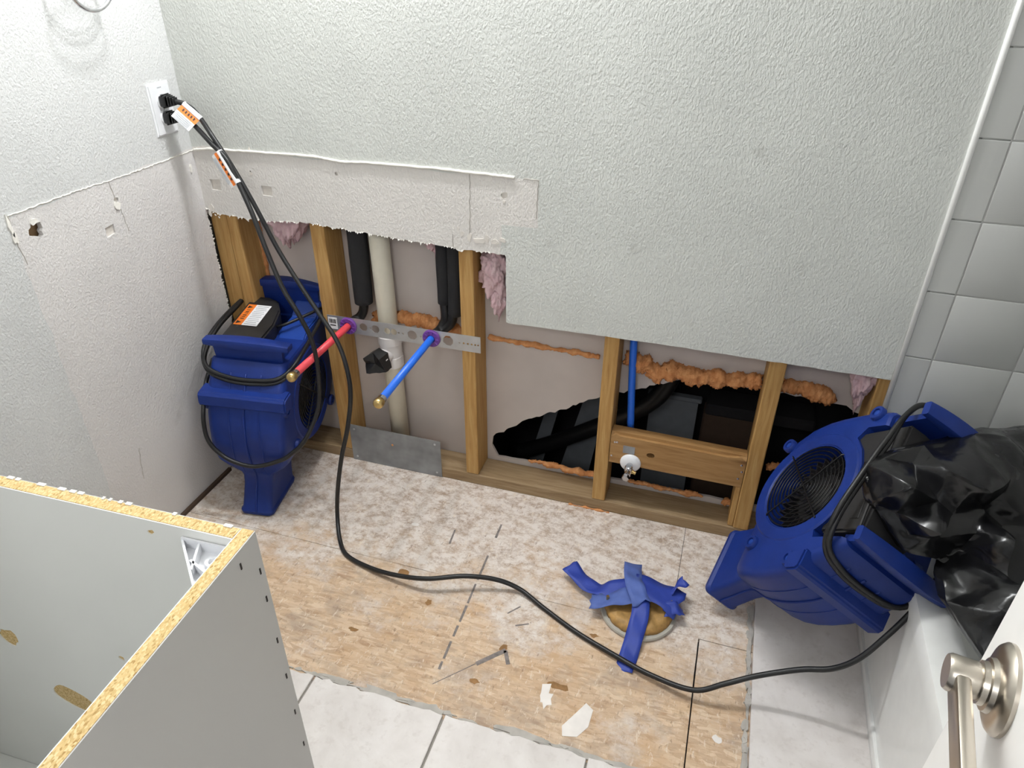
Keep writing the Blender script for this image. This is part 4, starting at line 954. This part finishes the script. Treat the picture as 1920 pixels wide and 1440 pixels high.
from mathutils import geometry
bg = thing('trash_bag', 'crumpled shiny black plastic bag heaped over the fan and tub edge', 'bag', (2.0, -.45, .36))
pts3 = [Vector(p) for p in BND + INN]; nb = len(BND)
ax_a, ax_b, ax_d = Vector((.954, .300, .004)), Vector((-.164, .508, .846)), Vector((-.252, .807, -.533))
p2 = [Vector((p.dot(ax_a), p.dot(ax_b))) for p in pts3]
ov, oe, of, vi, *_ = geometry.delaunay_2d_cdt(p2, [(i, (i + 1) % nb) for i in range(nb)], [list(range(nb))], 1, 1e-5)
bm = bmesh.new(); vs = [bm.verts.new(pts3[vi[k][0]]) for k in range(len(ov))]
for f_ in of: bm.faces.new([vs[k] for k in f_])
bmesh.ops.recalc_face_normals(bm, faces=bm.faces)
r = bmesh.ops.extrude_face_region(bm, geom=bm.faces[:])
for v in [g_ for g_ in r['geom'] if isinstance(g_, bmesh.types.BMVert)]:
    pass
new = [g_ for g_ in r['geom'] if isinstance(g_, bmesh.types.BMVert)]
inner = {tuple(round(c_, 4) for c_ in Vector(p)) for p in INN}
for v in new:
    v.co += ax_d * (.10 if tuple(round(c_, 4) for c_ in v.co) in inner else .03) + Vector((0, 0, .004))
for k in range(3): bmesh.ops.subdivide_edges(bm, edges=bm.edges[:], cuts=1, use_grid_fill=True, smooth=.35 if k < 2 else .15)
bmesh.ops.triangulate(bm, faces=bm.faces[:])
lump(bm, .006, 9, 4, 2); lump(bm, .0012, 40, 9, 2)
part('bag_film', bm, 'bag', bg, auto=.7)
for k, pts in enumerate(([(1.70, -.355, .545), (1.722, -.375, .520), (1.745, -.392, .49)],)):
    part('bag_pleat', T(spline(pts, 5), .006, 7), 'bag', bg, smooth=True)

# ------------------------------------------------------------------ door
an = math.radians(8.4); dr = Vector((math.sin(an), math.cos(an), 0)); dn = Vector((-dr.y, dr.x, 0))
Q = Vector((1.617, -1.178, .97))                        # handle spindle on the door face
edge = Q + dr * .064
hinge = edge - dr * .762
DM = Matrix.Identity(4)
for i in range(3): DM[i][0] = -dr[i]; DM[i][1] = dn[i]; DM[i][2] = (0, 0, 1)[i]
DM.translation = (edge.x, edge.y, 0)
door = empty('door_1', mat=DM); door['kind'] = 'structure'; door['label'] = 'white door standing open at the right edge, brushed nickel lever'
bm = B(0, .762, -.035, 0, .012, 2.04, bev=.002); part('door_leaf', bm, 'door_white', door, local=True)
hx, hz = .064, .97
hd = part('lever_rose', L((hx, 0, hz), (0, 1, 0), [(0, .0345), (.003, .0345), (.006, .032), (.008, .027), (.009, .0205), (.0125, .0195), (.0132, .0165), (.017, .016)], 40), 'nickel', door, local=True, auto=.6)
part('lever_neck', L((hx, .014, hz), (0, 1, 0), [(0, .0130), (.006, .0142), (.022, .0142), (.0245, .0128)], 28), 'nickel', hd, local=True, auto=.6)
bm = B(hx - .004, hx + .125, .024, .0345, hz - .0125, hz + .0105, bev=.0025, seg=2)
part('lever_bar', bm, 'nickel', hd, local=True, auto=.6)

# ------------------------------------------------------------------ towel ring at the top of the left wall
tr = thing('towel_ring', 'metal towel ring hanging on the left wall above the outlet', 'towel ring', (0, -.285, 1.42))
rc = Vector((.058, -.262, 1.352))
part('ring', T([rc + Vector((.006 * math.cos(a), .062 * math.sin(a), .062 * math.cos(a))) for a in [2 * PI * k / 48 for k in range(48)]], .0042, 10, closed=True), 'chrome', tr, smooth=True)
part('mount_post', L((0, -.262, 1.416), (1, 0, 0), [(0, .026), (.006, .026), (.010, .014), (.045, .010), (.060, .012), (.064, .011)], 20), 'chrome', tr, auto=.6)
